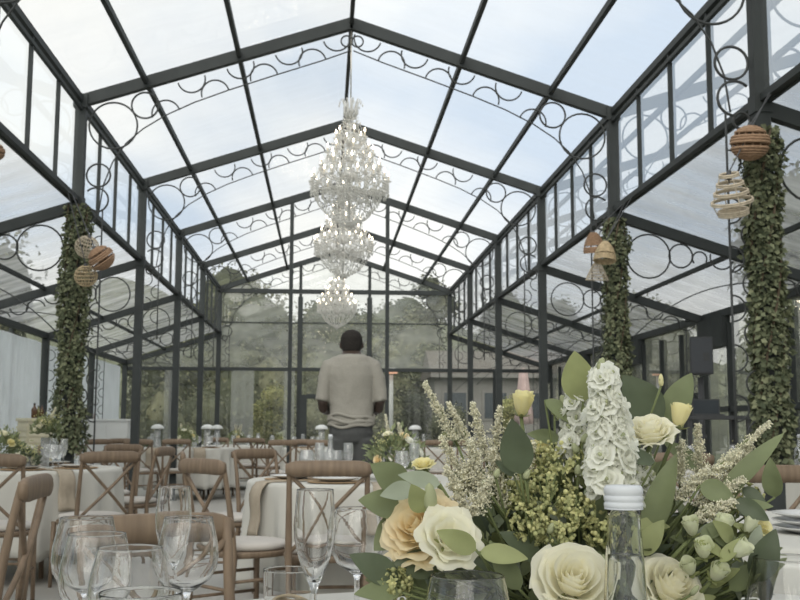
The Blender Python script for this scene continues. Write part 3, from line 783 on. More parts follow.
# ------------------------------------------------------------------ glassware
def glass_profile(kind):
    # outer profile from the foot upward, then the inner wall back down; unit metres
    if kind == 'wine':
        out = [(.001, 0), (.034, 0), (.035, .0015), (.02, .004), (.006, .008), (.0042, .02), (.004, .062), (.0065, .070), (.018, .077), (.032, .088), (.0405, .104), (.0425, .118), (.041, .136), (.0365, .156), (.0335, .1695), (.03325, .1712), (.0330, .1718), (.0326, .172)]
        inn = [(.0323, .1718), (.03225, .1712), (.03265, .1695), (.0356, .156), (.040, .136), (.0414, .118), (.0394, .105), (.031, .090), (.018, .0795), (.008, .0755), (.001, .0745)]
    elif kind == 'flute':
        out = [(.001, 0), (.031, 0), (.032, .0015), (.018, .004), (.0055, .008), (.004, .02), (.0038, .07), (.006, .08), (.013, .095), (.022, .118), (.0285, .145), (.0295, .165), (.0275, .19), (.0258, .2125), (.02565, .2142), (.0254, .2148), (.0251, .215)]
        inn = [(.0248, .2148), (.02475, .2142), (.0249, .2125), (.0267, .19), (.0284, .165), (.0274, .145), (.0205, .118), (.011, .097), (.004, .087), (.001, .086)]
    else:
        out = [(.001, 0), (.03, 0), (.0325, .003), (.034, .02), (.0365, .06), (.0374, .0895), (.0374, .0912), (.0372, .0918), (.0369, .092)]
        inn = [(.0366, .0918), (.0364, .0912), (.0363, .0895), (.0355, .06), (.033, .02), (.031, .010), (.001, .009)]
    return out, inn
def make_glass(kind, near, name):
    t = thing(name, 'x', 'glass'); out, inn = glass_profile(kind); n = 48 if near else 14
    mat = M['cglass'] if near else M['fglass']
    if kind == 'tumbler':
        mb = MB(); mb.lathe(out+inn if near else out, n); mb.build('tumbler_body', mat, t)
        return Proto(t)
    ns = 7 if kind == 'wine' else 7
    if near:                                   # the three skins meet edge to edge and close one solid of glass
        mb = MB(); mb.lathe(out[ns-1:]+inn, n); mb.build('bowl', mat, t)
        mb = MB(); mb.lathe(out[4:ns], n); mb.build('stem', mat, t)
        mb = MB(); mb.lathe(out[:5], n); mb.build('foot', mat, t)
    else:
        mb = MB(); mb.lathe(out[ns-1:], n); mb.build('bowl', mat, t)
        mb = MB(); mb.lathe(out[3:ns], 6); mb.build('stem', mat, t)
        mb = MB(); mb.lathe(out[:5], n); mb.build('foot', mat, t)
    return Proto(t)
near = {'wine': make_glass('wine', True, 'wine_glass'), 'flute': make_glass('flute', True, 'champagne_flute'), 'tumbler': make_glass('tumbler', True, 'tumbler')}
far = {'wine': make_glass('wine', False, 'wine_glass'), 'flute': make_glass('flute', False, 'champagne_flute'), 'tumbler': make_glass('tumbler', False, 'tumbler')}
ZC = ZT+.0055
for kind, px, Y, lb, sc in [
    ('wine', 90, 1.47, 'wine glass at the back of the lower left group, its rim on the far left', 1.03),
    ('wine', 101, 1.30, 'wine glass second from the left, overlapping the one behind it', 1.0),
    ('wine', 134, 1.15, 'clear wine glass in the centre of the lower left group, with the sharpest rim', 1.0),
    ('flute', 176, 1.72, 'champagne flute half hidden behind the wine glass beside the tan chair post', .95),
    ('wine', 191, 1.53, 'wine glass at the right of the lower left group, before the tan chair post', 1.0),
    ('tumbler', 146, 1.06, 'low glass tumbler at the bottom edge, in front of the left wine glasses', (1.05, 1.05, 1.52)),
    ('flute', 316, 1.52, 'tall champagne flute standing alone left of the bouquet', (1.0, 1.0, .98)),
    ('wine', 358, 1.70, 'wine glass between the tall flute and the bouquet leaves', 1.0),
    ('tumbler', 291, 1.60, 'small glass tumbler left of the tall champagne flute', 1.0),
    ('wine', 467, .96, 'large glass at the bottom edge below the peach and cream rose', (.98, .98, .97)),
    ('wine', 785, 1.03, 'glass at the bottom right corner beside the dark leaf', (1.04, 1.04, 1.0))]:
    p = atx(px, Y, ZC); near[kind].place(p, 0, lb, 'glasses on the foreground table', scale=sc)

def on_table(key, r, deg): cx, cy, rad = T[key]; return Vector((cx+r*rad*math.cos(R(deg)), cy+r*rad*math.sin(R(deg)), ZC))
NAMES = {'left': 'the left table by the ivy column', 'mid': 'the middle table in front of the man', 'farA': 'the far left table', 'farB': 'the second far table by the shrub', 'farC': 'the far table left of the man', 'farD': 'the far table right of the man', 'farE': 'the far table behind the flower spike', 'right': 'the right table behind the ivy post'}
ORD = ['first', 'second', 'third', 'fourth', 'fifth', 'sixth', 'seventh', 'eighth', 'ninth', 'tenth', 'eleventh', 'twelfth']
def glasses(key, spots):
    """spots: (kind, r, deg); labelled by the order in which they show from the left"""
    pos = [(k, on_table(key, r, d)) for k, r, d in spots]
    pos.sort(key=lambda q: q[1].x/q[1].y)
    cnt = {}
    tot = {}
    for k, p in pos: tot[k] = tot.get(k, 0)+1
    for k, p in pos:
        i = cnt.get(k, 0); cnt[k] = i+1
        nm = {'wine': 'stemmed wine glass', 'flute': 'slim champagne flute', 'tumbler': 'low water tumbler'}[k]
        lb = ('%s on %s' % (nm, NAMES[key])) if tot[k] == 1 else '%s on %s, %s from the left' % (nm, NAMES[key], ORD[i])
        far[k].place(p, 0, lb, 'glasses on '+NAMES[key])
glasses('left', [('wine', .55, -25), ('wine', .45, -50), ('wine', .62, -38), ('flute', .5, -5), ('tumbler', .62, -62), ('tumbler', .70, -15), ('wine', .35, 25), ('flute', .55, 60), ('wine', .6, -110), ('tumbler', .55, -130)])
glasses('mid', [('wine', .62, 205), ('wine', .58, 190), ('flute', .50, 200), ('wine', .42, 215), ('flute', .40, 230), ('tumbler', .62, 225), ('tumbler', .55, 170), ('wine', .45, 160), ('wine', .5, 285), ('flute', .45, 300)])
for key, seed in (('farA', 1), ('farB', 2), ('farC', 3), ('farD', 4), ('farE', 5), ('right', 6)):
    rr = random.Random(seed); sp = []
    for j in range(10):
        sp.append((('wine', 'flute', 'wine', 'tumbler', 'wine')[j % 5], rr.uniform(.45, .78), 36*j+rr.uniform(-10, 10)))
    glasses(key, sp)

# decanter bottles on tables
def make_carafe():
    t = thing('carafe', 'x', 'bottle')
    mb = MB(); mb.lathe([(.001, 0), (.038, 0), (.042, .01), (.042, .12), (.036, .15), (.016, .18), (.0135, .24), (.0165, .255)], 20); mb.build('carafe_body', M['fglass'], t)
    mb = MB(); mb.lathe([(.001, .262), (.011, .262), (.011, .235), (.001, .235)], 12); mb.build('stopper', M['cap'], t)
    return Proto(t)
car = make_carafe()
car.place(on_table('mid', .46, 212), 0, 'tall clear glass carafe on the middle table, in line with the man\'s trousers', 'clear carafes')
car.place(on_table('right', .62, -40), 0, 'tall clear glass carafe on the right table beside the ivy post', 'clear carafes')

# chargers, plates, napkins
def make_setting():
    t = thing('charger_plate', 'x', 'plate')
    mb = MB(); mb.lathe([(.001, 0), (.13, 0), (.158, .006), (.16, .010), (.155, .011), (.13, .006), (.001, .005)], 40); mb.build('charger_body', M['charger'], t)
    return Proto(t)
def make_plate():
    t = thing('dinner_plate', 'x', 'plate')
    mb = MB(); mb.lathe([(.001, 0), (.07, 0), (.1, .008), (.128, .016), (.13, .019), (.125, .019), (.098, .012), (.07, .005), (.001, .005)], 40); mb.build('plate_body', M['china'], t)
    return Proto(t)
chg = make_setting(); plt = make_plate()
for key, sp in {'left': [(-65, 'nearest the end-on chair'), (-20, 'at its right edge'), (-115, 'at the left edge of the photo'), (70, 'on its far side')],
                'mid': [(196, 'at its left edge'), (240, 'left of the tucked-in chair\'s rail'), (285, 'right of the tucked-in chair'), (150, 'at its far left')],
                'farA': [(250, 'on its near side'), (320, 'on its right side')], 'farC': [(220, 'on its near side')],
                'right': [(-100, 'by the chair rail'), (-150, 'left of the ivy post')]}.items():
    for dg, w in sp:
        p = on_table(key, .70, dg); chg.place(p, 0, 'tan charger on %s, %s' % (NAMES[key].replace(' in front of the man', '').replace(' by the ivy column', '').replace(' behind the ivy post', ''), w), 'tan chargers')
        plt.place(p+Vector((0, 0, .0113)), 0, 'white dinner plate on %s, %s' % (NAMES[key].replace(' in front of the man', '').replace(' by the ivy column', '').replace(' behind the ivy post', ''), w), 'white dinner plates')
plt.place(atx(350, 1.60, ZC), 0, 'white plate on the foreground table right of the tall flute\'s stem', 'white dinner plates', scale=.62)
for k in range(3):
    p = atx(815, 3.05, ZC+.0005+k*.0195); plt.place(p, 0, 'white plate in the stack at the right edge, %s of three' % ['lowest', 'middle', 'topmost'][k], 'stacked white plates')
# napkin ring and cutlery in the foreground
mb = MB()
for k in range(5): mb.tube([(.028*math.cos(a), .028*math.sin(a)+.004*math.sin(3*a+k), .006+k*.006+.003*math.sin(2*a+k)) for a in [2*PI*i/24 for i in range(24)]], .0035, 6, closed=True)
o = mb.build('napkin_ring', M['wicker_light'], None, atx(293, 1.70, ZC+.001)); tag(o, 'straw twisted napkin ring behind the small tumbler', 'napkin ring')
t = thing('dinner_knife', 'steel knife lying on the foreground cloth left of the tumbler', 'knife', atx(228, 1.70, ZC+.001), R(70))
mb = MB(); mb.loft([((x, 0, .002), (0, w, 0), (0, 0, .0016)) for x, w in ((0, .004), (.03, .0085), (.09, .009), (.1, .006))], 8); mb.build('blade', M['silver'], t)
mb = MB(); mb.loft([((x, 0, .003), (0, w, 0), (0, 0, .0028)) for x, w in ((.095, .005), (.11, .005), (.18, .008), (.2, .006))], 8); mb.build('handle', M['silver'], t)
def napkin(key, deg, width, drop, label):
    cx, cy, rad = T[key]; a = R(deg); o_ = Vector((math.cos(a), math.sin(a), 0)); sd = Vector((-o_.y, o_.x, 0))
    path = [(rad*.62, ZC+.003), (rad*.8, ZC+.003), (rad*.96, ZC+.003), (rad+.018, ZC-.002), (rad+.045, ZC-.03)]
    for k in range(1, 9): path.append((rad+.052+.012*k/8+.006*math.sin(k), ZC-.03-drop*k/8))
    vs = []; nc = 7
    for th in (0, 1):
        for i, (r, z) in enumerate(path):
            for j in range(nc):
                q = j/(nc-1)-.5; tw = width*(1+.12*i/len(path))
                off = (.005*math.sin(q*9+i*.3) if i > 4 else 0) + (th*.005 if i >= 3 else 0)
                v = Vector((cx, cy, 0)) + o_*(r+off) + sd*(q*tw); vs.append((v.x, v.y, z+(th*.005 if i < 4 else 0)))
    k = len(path)*nc; fs = []
    for i in range(len(path)-1):
        for j in range(nc-1):
            b = i*nc+j; q = (b, b+nc, b+nc+1, b+1); fs.append(tuple(reversed(q))); fs.append(tuple(k+x for x in q))
    for i in range(len(path)-1):
        fs.append((i*nc, (i+1)*nc, k+(i+1)*nc, k+i*nc)); fs.append((i*nc+nc-1, k+i*nc+nc-1, k+(i+1)*nc+nc-1, (i+1)*nc+nc-1))
    for j in range(nc-1):
        b = (len(path)-1)*nc+j; fs.append((b, b+1, k+b+1, k+b)); fs.append((j, k+j, k+j+1, j+1))
    mb = MB(); mb.add(vs, fs); tag(mb.build('napkin', M['linen']), label, 'napkin', 'beige napkins hanging over table edges')
napkin('left', -48, .115, .24, 'beige napkin hanging down the right side of the left table')
napkin('mid', 211, .12, .26, 'beige napkin hanging at the left front of the middle table')
napkin('mid', 270, .16, .24, 'beige napkin hanging behind the back of the tucked-in chair')
napkin('farA', 292, .17, .24, 'beige napkin hanging on the front of the far left table')
napkin('farA', 238, .15, .24, 'beige napkin on the far left table between two chair backs')
napkin('farC', 240, .18, .24, 'beige napkin on the far table left of the man')

# small mushroom lamps standing on far tables
def make_lamp():
    t = thing('table_lamp', 'x', 'lamp')
    mb = MB(); mb.lathe([(.001, 0), (.085, 0), (.085, .02), (.07, .03), (.065, .16), (.055, .30), (.001, .30)], 20); mb.build('base', M['fglass'], t)
    mb = MB(); mb.lathe([(.001, .375), (.05, .37), (.10, .35), (.125, .318), (.127, .30), (.118, .303), (.09, .33), (.001, .35)], 24); mb.build('lamp_shade', M['lampwhite'], t)
    return Proto(t)
lmp = make_lamp()
for key, r, dg, lb in (('farA', .62, 165, 'white domed table lamp at the left end of the far left table'), ('farA', .52, 40, 'white domed table lamp just right of the far left bouquet'),
                       ('farB', .55, 200, 'white domed table lamp left of the second far bouquet'), ('farC', .25, 150, 'white domed table lamp just left of the man\'s hip'),
                       ('farD', .6, 175, 'white domed table lamp right of the man beside the heater post')):
    lmp.place(on_table(key, r, dg), 0, lb, 'white domed table lamps', scale=(.8, .8, .95))

# ------------------------------------------------------------------ flowers
def basis(axis, spin=0.0):
    z = Vector(axis).normalized(); x = z.orthogonal().normalized(); y = z.cross(x)
    m = Matrix((x, y, z)).transposed(); return m @ Matrix.Rotation(spin, 3, 'Z')
def petal(mb, c, m, Rr, a0, span, rf, hf, curl, ruffle=0.0, nu=8, nv=7, z0=0.0, ph=0.0):
    vs = []
    for i in range(nv+1):
        v = i/nv
        for j in range(nu+1):
            u = (j/nu-.5)*2; sp = span*(.25+.75*math.sin(PI/2*min(1, v*1.4)))
            a = a0+u*sp/2; ve = v*(1-.16*u*u)
            k = max(0, v-.62)
            r = Rr*(.04+rf*math.sin(PI/2*min(1, v*1.12))**.65 + curl*k*k*6.5*(1+.25*math.cos(u*2.2+ph)) + ruffle*v*v*math.sin(u*6+ph))
            z = Rr*(hf*1.55*ve - curl*k*k*4.6 + ruffle*.6*v*v*math.cos(u*5+ph*2)) - Rr*.55 + z0
            vs.append(c + m @ Vector((r*math.cos(a), r*math.sin(a), z)))
    fs = []
    for i in range(nv):
        for j in range(nu):
            b = i*(nu+1)+j; fs.append((b, b+1, b+nu+2, b+nu+1))
    mb.add(vs, fs)
def rose(c, axis, Rr, rnd, layers=None, ruffle=0.02, lo=False):
    mb = MB(); m = basis(axis, rnd.random()*6); c = Vector(c)
    layers = layers or [(2, 3.4, .10, .70, 0), (3, 2.7, .20, .72, .02), (3, 2.5, .31, .73, .05), (4, 2.1, .43, .70, .09), (5, 1.75, .57, .63, .13), (5, 1.6, .72, .53, .18), (6, 1.35, .86, .42, .22)]
    for k, (cnt, span, rf, hf, cu) in enumerate(layers):
        o = rnd.random()*6
        for i in range(cnt):
            petal(mb, c, m, Rr, o+2*PI*i/cnt+rnd.uniform(-.12, .12), span, rf*rnd.uniform(.96, 1.05), hf*rnd.uniform(.95, 1.05), cu, ruffle*(k+1)/5, 5 if lo else 9, 4 if lo else 8, 0, rnd.random()*6)
    return mb
OPEN = [(3, 2.6, .18, .52, .05), (4, 2.2, .42, .60, .12), (5, 1.7, .66, .58, .20), (6, 1.5, .86, .46, .28)]
BUDL = [(2, 3.4, .16, .95, 0), (3, 2.6, .34, 1.05, .02), (3, 2.5, .48, 1.08, .05), (4, 2.0, .55, .95, .10)]
def plume(mb, base, tip, width, rnd, nb=26, dens=7, blob=.0017, curl=.25):
    """feathery spray: short side branches set with tiny blooms, longest near the base"""
    base = Vector(base); tip = Vector(tip); d = tip-base; L = d.length; t = d.normalized(); s1 = t.orthogonal().normalized(); s2 = t.cross(s1)
    for i in range(nb):
        f = .10+.90*i/nb; p = base+d*f; wl = width*(1-f)**.85*(.6+.4*min(1, f*4)) + .003
        for k in range(3):
            a = i*2.4+k*2.094+rnd.uniform(-.4, .4); o = (s1*math.cos(a)+s2*math.sin(a)); br = (o+t*rnd.uniform(.8, 1.3)).normalized()
            ln = wl*rnd.uniform(.7, 1.25)
            for q in range(dens):
                g = (q+.4)/dens; w = p+br*ln*g + Vector((0, 0, -curl*ln*g*g)) + Vector((rnd.uniform(-1, 1), rnd.uniform(-1, 1), rnd.uniform(-1, 1)))*blob*.7
                mb.tetra(w, blob*rnd.uniform(.7, 1.4)*(1.25-.6*g))
def floret(mb, c, n, r, rnd, k=5, w=.62, lift=(.5, 1.3)):
    m = basis(n, rnd.random()*6)
    for i in range(k):
        a = 2*PI*i/k+rnd.uniform(-.2, .2); d = m @ Vector((math.cos(a), math.sin(a), rnd.uniform(*lift))); mb.leaf(c, d, m @ Vector((0, 0, 1)), r*rnd.uniform(.8, 1.2), r*w, rnd.uniform(.2, 1.2), .18, 4, 0, .5)

# ---- the big foreground arrangement
BX, BY = .293, 1.22
broot = thing('flower_arrangement', 'big cream, peach and green flower arrangement in the right foreground', 'flower arrangement', (BX, BY, ZC))
bl = Vector((-BX, -BY, -ZC)); rnd = random.Random(5)
def part(mb, name, mat, lb=None, kind=None, parent=None):
    o = mb.build(name, mat, parent or broot, bl if parent is None else None)
    if lb: o['label'] = lb
    if kind: o['kind'] = kind
    return o
mb = MB(); mb.lathe([(.001, ZC), (.07, ZC), (.095, ZC+.02), (.105, ZC+.07), (.10, ZC+.085), (.092, ZC+.085), (.09, ZC+.07), (.001, ZC+.06)], 32, (BX, BY, 0)); part(mb, 'pot', M['terracotta'])
ctr = Vector((BX, BY, ZC+.09))
def stem_to(mb, p, r=.0016, sway=.02):
    p = Vector(p); b = ctr + Vector((p.x-BX, p.y-BY, 0))*.22; mid = (b*.45+p*.55)+Vector((rnd.uniform(-1, 1)*sway, rnd.uniform(-1, 1)*sway, -.01))
    mb.tube([b, b.lerp(mid, .5), mid, mid.lerp(p, .6), p], r, 6)
st = MB()
def bloom(px, py, Y, axis, Rr, mat, name, lb, layers=None, ruffle=.02):
    p = at(px, py, Y); mb = rose(p, axis, Rr, rnd, layers, ruffle); o = part(mb, name, M[mat], lb)
    stem_to(st, p - Vector(axis).normalized()*Rr*.5, .0022)
    mb = MB(); ax = Vector(axis).normalized()
    for k in range(5):
        a = k*1.257; e = basis(ax) @ Vector((math.cos(a), math.sin(a), .15)); mb.leaf(p-ax*Rr*.56, e, ax, Rr*.8, Rr*.28, -.5, .1, 5)
    s = mb.build('sepal', M['leaf_light'], o)
    return o
bloom(419, 527, 1.08, (-.45, -.75, .45), .038, 'peach', 'rose', 'peach yellow rose', None, .06)
bloom(450, 537, 1.035, (.25, -.85, .45), .0285, 'ivorypetal', 'lisianthus', 'open ivory ruffled bloom', OPEN, .10)
bloom(574, 580, 1.03, (.02, -.78, .62), .0385, 'cream', 'rose', 'large cream rose left of the bottle')
bloom(672, 586, 1.07, (.25, -.72, .62), .034, 'cream', 'rose', 'cream rose right of the bottle')
bloom(650, 430, 1.13, (-.25, -.45, .85), .026, 'cream', 'rose', 'cream rose beside the white flower spike', None, .06)
bloom(679, 420, 1.15, (.2, -.1, .95), .018, 'yellowpetal', 'rosebud', 'pale yellow rosebud', BUDL, .03)
bloom(423, 463, 1.15, (-.1, -.4, .9), .011, 'yellowpetal', 'alstroemeria', 'small yellow bloom', OPEN, .12)
bloom(522, 408, 1.20, (.1, -.2, .95), .018, 'yellowpetal', 'rosebud', 'pale yellow bud behind the dark leaf', BUDL, .05)
bloom(757, 520, 1.13, (.5, -.5, .6), .020, 'yellowpetal', 'lisianthus', 'soft yellow bloom at the right', OPEN, .12)
bloom(538, 447, 1.19, (-.1, -.4, .9), .015, 'yellowpetal', 'lisianthus', 'soft yellow bloom near the middle', OPEN, .12)
# white flower spike
def spike(px0, py0, px1, py1, Y, r, n, mat, name, lb, fr, k=5):
    a = at(px0, py0, Y); b = at(px1, py1, Y-.01); mb = MB(); s1 = Vector((1, 0, 0)); s2 = Vector((0, 1, 0)); gm = MB()
    for i in range(n):
        f = (i+.5)/n; ang = i*2.39996; rr = r*(1-.5*f**3)*rnd.uniform(.55, 1.2); o = s1*math.cos(ang)+s2*math.sin(ang)
        p = a.lerp(b, f)+o*rr*.5
        n_ = (o+Vector((0, 0, rnd.uniform(.1, .7)))).normalized()
        sub = rose(p, n_, fr*(1-.25*f), rnd, [(2, 2.6, .22, .62, .05), (4, 1.8, .52, .55, .2), (5, 1.35, .86, .40, .32)], .13, True)
        mb.add(sub.v, sub.f)
        gm.tube([a.lerp(b, f)-Vector((0, 0, .008)), p+n_*.003], [.0011, .0019], 5)
    o = part(mb, name, M[mat], lb); m2 = MB(); m2.tube([a, b], [.0028, .0016], 6); m2.build('stem', M['stem'], o); gm.build('sepal', M['bud'], o); stem_to(st, a, .0025)
    return a, b
spike(613, 492, 603, 372, 1.09, .043, 66, 'whitepetal', 'flower_spike', 'tall dense white flower spike', .0145)
spike(572, 462, 578, 380, 1.15, .032, 28, 'whitepetal', 'flower_spike', 'short white spike left of the tall one', .0095)
spike(636, 500, 645, 452, 1.16, .030, 34, 'whitepetal', 'flower_spike', 'loose white spike right of the tall one', .0065)
for k in range(14):     # green unopened tips crowning the tall spike
    f = k/14; c = at(602+9*math.cos(k*2.4)*(1-f), 376-16*f, 1.09+.008*math.sin(k*2.4)); mb = MB(); mb.ball(c, .0042*(1-.4*f), 8, 6, (1, 1, 1.5)); part(mb, 'flower_bud', M['bud'])
# plumes
def plumes(lst, lb):
    for (bx, by, tx, ty, Y, w) in lst:
        mb = MB(); a = at(bx, by, Y+.02); b = at(tx, ty, Y); plume(mb, a, b, w, rnd)
        o = part(mb, 'astilbe_plume', M['plume'], lb); m2 = MB(); m2.tube([a, a.lerp(b, .5)+Vector((0, 0, .003)), b], [.0014, .0011, .0006], 5); m2.build('stem', M['stem'], o); stem_to(st, a, .0014)
plumes([(458, 446, 424, 382, 1.14, .012), (482, 470, 448, 402, 1.16, .017), (488, 468, 472, 402, 1.13, .018), (492, 470, 500, 406, 1.17, .018), (478, 500, 440, 436, 1.12, .022), (500, 492, 512, 420, 1.16, .018),
        (487, 507, 470, 440, 1.09, .024), (470, 518, 446, 466, 1.08, .020), (505, 515, 492, 448, 1.10, .024), (470, 520, 490, 478, 1.06, .018), (515, 505, 534, 442, 1.15, .018), (455, 500, 470, 462, 1.10, .02)], 'feathery cream plume at the left')
plumes([(708, 478, 771, 421, 1.13, .014), (700, 482, 698, 424, 1.15, .018), (690, 492, 740, 450, 1.11, .024), (688, 508, 745, 478, 1.09, .022), (688, 522, 735, 500, 1.07, .020), (680, 488, 682, 440, 1.16, .018), (712, 492, 752, 444, 1.14, .022), (672, 502, 708, 468, 1.09, .020)], 'feathery cream plume at the right')
for (px, py, Y, Rr, ax) in ((692, 530, 1.07, .013, (-.3, -.4, 1)), (704, 552, 1.05, .014, (-.2, -.6, .8)), (722, 528, 1.06, .014, (.2, -.4, 1)), (738, 552, 1.04, .013, (.7, -.5, .7)), (716, 575, 1.05, .014, (.2, -.7, .7)), (748, 528, 1.08, .011, (.5, -.2, 1)), (690, 570, 1.06, .012, (-.4, -.5, .8)), (505, 470, 1.12, .010, (.2, -.4, 1)), (560, 415, 1.16, .011, (-.3, -.3, 1))):
    bloom(px, py, Y, ax, Rr, 'greenpetal', 'lisianthus_bud', 'half open pale green bud', BUDL, .04)
# yellow green clusters
mbc = None
for (px, py, Y, r) in ((545, 490, 1.10, .030), (562, 466, 1.13, .026), (530, 522, 1.09, .026), (575, 508, 1.09, .022), (545, 458, 1.16, .022), (518, 492, 1.12, .020), (560, 532, 1.08, .02), (715, 505, 1.12, .022), (640, 540, 1.12, .02), (590, 455, 1.15, .018), (745, 500, 1.14, .022), (395, 585, 1.06, .018), (600, 530, 1.1, .02)):
    r *= .85; mb = MB(); c = at(px, py, Y)
    for k in range(60):
        v = Vector((rnd.gauss(0, 1), rnd.gauss(0, 1), rnd.gauss(0, .8))).normalized()*r*rnd.uniform(.5, 1.15)
        mb.ball(c+v, rnd.uniform(.0014, .0028), 6, 4)
    for k in range(26):
        v = Vector((rnd.gauss(0, 1), rnd.gauss(0, 1), rnd.gauss(0, .8))).normalized()*r*rnd.uniform(.75, 1.1); floret(mb, c+v, v, .0052, rnd, 4, .5)
    o = part(mb, 'filler_blossom', M['limebloom']); stem_to(st, c, .0014)
    m2 = MB()
    for k in range(10):
        v = Vector((rnd.gauss(0, 1), rnd.gauss(0, 1), rnd.gauss(0, .8))).normalized()*r*.8; m2.tube([c-Vector((0, 0, r)), c+v], .0007, 4)
    m2.build('stem', M['stem'], o)
# buds
for (px, py, Y, ln, w, lean) in ((661, 380, 1.17, .014, .006, (0, 0, 1)), (668, 470, 1.12, .02, .008, (.2, -.2, 1)),
                                (497, 473, 1.08, .010, .007, (.3, -.3, 1)), (485, 484, 1.08, .010, .007, (-.3, -.3, 1)), (527, 474, 1.08, .011, .007, (.5, -.3, 1)), (523, 462, 1.09, .009, .006, (.1, -.3, 1)), (551, 528, 1.07, .012, .007, (.3, -.4, 1)), (575, 448, 1.12, .012, .008, (-.5, -.2, 1)), (585, 438, 1.13, .012, .008, (.5, -.2, 1)), (563, 400, 1.15, .012, .008, (-.4, -.2, 1)), (590, 415, 1.14, .012, .008, (.4, -.2, 1)), (578, 470, 1.11, .012, .008, (0, -.3, 1)), (603, 560, 1.06, .012, .006, (0, -.3, 1)), (695, 590, 1.04, .012, .006, (.6, -.3, .8)), (430, 497, 1.05, .030, .014, (-.1, -.4, 1)), (555, 408, 1.2, .016, .01, (.1, 0, 1))):
    mb = MB(); c = at(px, py, Y); m = basis(lean)
    mb.lathe([(.0003, -ln*.5), (w*.35, -ln*.46), (w*.5, -ln*.2), (w*.46, ln*.1), (w*.28, ln*.38), (.0004, ln*.5)], 10, c, m)
    o = part(mb, 'flower_bud', M['bud'] if py > 390 else M['yellowpetal']); stem_to(st, c-m @ Vector((0, 0, ln*.45)), .0013)
    m2 = MB(); ax = Vector(lean).normalized()
    for k in range(4): m2.leaf(c-ax*ln*.48, basis(ax, k*1.57) @ Vector((.5, 0, 1)), basis(ax, k*1.57) @ Vector((-1, 0, .5)), ln*.6, w*.3, -.3, .1, 4)
    m2.build('sepal', M['leaf_light'], o)
# individual big leaves: (base px,py) -> (tip px,py), width px, Y, material
for (bx, by, tx, ty, w, Y, mt, bend) in (
    (520, 474, 512, 420, 30, 1.07, 'leaf_dark', .2), (583, 402, 574, 352, 32, 1.12, 'leaf_light', .2), (655, 430, 628, 374, 44, 1.19, 'leaf_dark', .3), (668, 422, 690, 372, 26, 1.20, 'leaf', .3),
    (648, 540, 672, 452, 26, 1.09, 'leaf', .3), (607, 525, 596, 450, 26, 1.14, 'leaf', .2), (718, 500, 783, 428, 18, 1.10, 'leaf', .3), (755, 582, 776, 530, 26, 1.05, 'leaf_dark', .3), (735, 500, 770, 520, 16, 1.08, 'leaf_dark', .3),
    (700, 485, 735, 498, 20, 1.08, 'leaf', .3), (640, 555, 662, 520, 20, 1.08, 'leaf_light', .5), (655, 462, 612, 448, 16, 1.08, 'leaf_dark', .3), (545, 400, 585, 425, 16, 1.14, 'leaf', .3),
    (408, 492, 374, 463, 30, 1.10, 'leaf', .3), (440, 484, 400, 474, 15, 1.07, 'leaf_grey', .2), (414, 488, 382, 494, 17, 1.06, 'leaf_grey', .3), (404, 510, 361, 497, 28, 1.09, 'leaf', .3), (408, 520, 374, 548, 30, 1.10, 'leaf', .3),
    (398, 582, 353, 553, 26, 1.05, 'leaf_dark', .3), (436, 566, 396, 562, 26, 1.07, 'leaf_dark', .4), (476, 550, 440, 532, 20, 1.01, 'leaf_light', .4), (480, 552, 528, 556, 18, 1.02, 'leaf_light', .4), (425, 512, 412, 486, 20, 1.045, 'leaf_light', .2),
    (400, 592, 356, 590, 20, 1.04, 'leaf', .3), (420, 590, 368, 575, 24, 1.08, 'leaf', .3), (425, 600, 395, 560, 22, 1.10, 'leaf', .3), (540, 560, 505, 530, 22, 1.08, 'leaf_dark', .4), (505, 580, 470, 560, 24, 1.08, 'leaf_dark', .4),
    (520, 590, 490, 545, 20, 1.04, 'leaf', .4), (690, 560, 705, 500, 18, 1.12, 'leaf_dark', .3), (730, 590, 762, 560, 20, 1.06, 'leaf', .4), (700, 470, 668, 440, 18, 1.2, 'leaf', .3), (560, 440, 530, 432, 14, 1.18, 'leaf', .3), (640, 480, 690, 462, 20, 1.18, 'leaf', .3), (545, 500, 515, 470, 22, 1.17, 'leaf_dark', .3), (480, 545, 465, 505, 20, 1.13, 'leaf_dark', .3), (742, 488, 768, 504, 12, 1.1, 'leaf_dark', .4)):
    a = at(bx, by, Y+.01); b = at(tx, ty, Y-.005); d = b-a; view = (Vector((0, 0, CZ))-a).normalized()
    up = (view + Vector((rnd.uniform(-.45, .45), 0, rnd.uniform(.1, .7)))).normalized()
    mb = MB(); mb.leaf(a, d, up, d.length, w*Y/F*1.12, bend, .10, 10, 1.0, .03)
    part(mb, 'leaf', M[mt]); stem_to(st, a, .0013)
rn = random.Random(31)
for k in range(84):
    px, py = (rn.uniform(455, 790), rn.uniform(470, 600)) if k < 46 else (rn.uniform(682, 765), rn.uniform(530, 610)); Y = rn.uniform(1.08, 1.20) if k < 46 else rn.uniform(1.04, 1.16)
    a = at(px, py, Y); ang = rn.uniform(.2, 2.9); b = at(px+rn.uniform(22, 40)*math.cos(ang), py-rn.uniform(18, 36)*math.sin(ang), Y-rn.uniform(-.01, .025)); d = b-a
    view = (Vector((0, 0, CZ))-a).normalized(); up = (view*.8 + Vector((rn.uniform(-.6, .6), 0, rn.uniform(.2, 1)))).normalized()
    mb = MB(); mb.leaf(a, d, up, d.length, d.length*rn.uniform(.34, .5), rn.uniform(.1, .6), .12, 9, 1.0, .04)
    part(mb, 'leaf', M[rn.choice(['leaf', 'leaf', 'leaf_light', 'leaf_dark', 'leaf_grey'])]); stem_to(st, a, .0012)
part(st, 'stem', M['stem'])
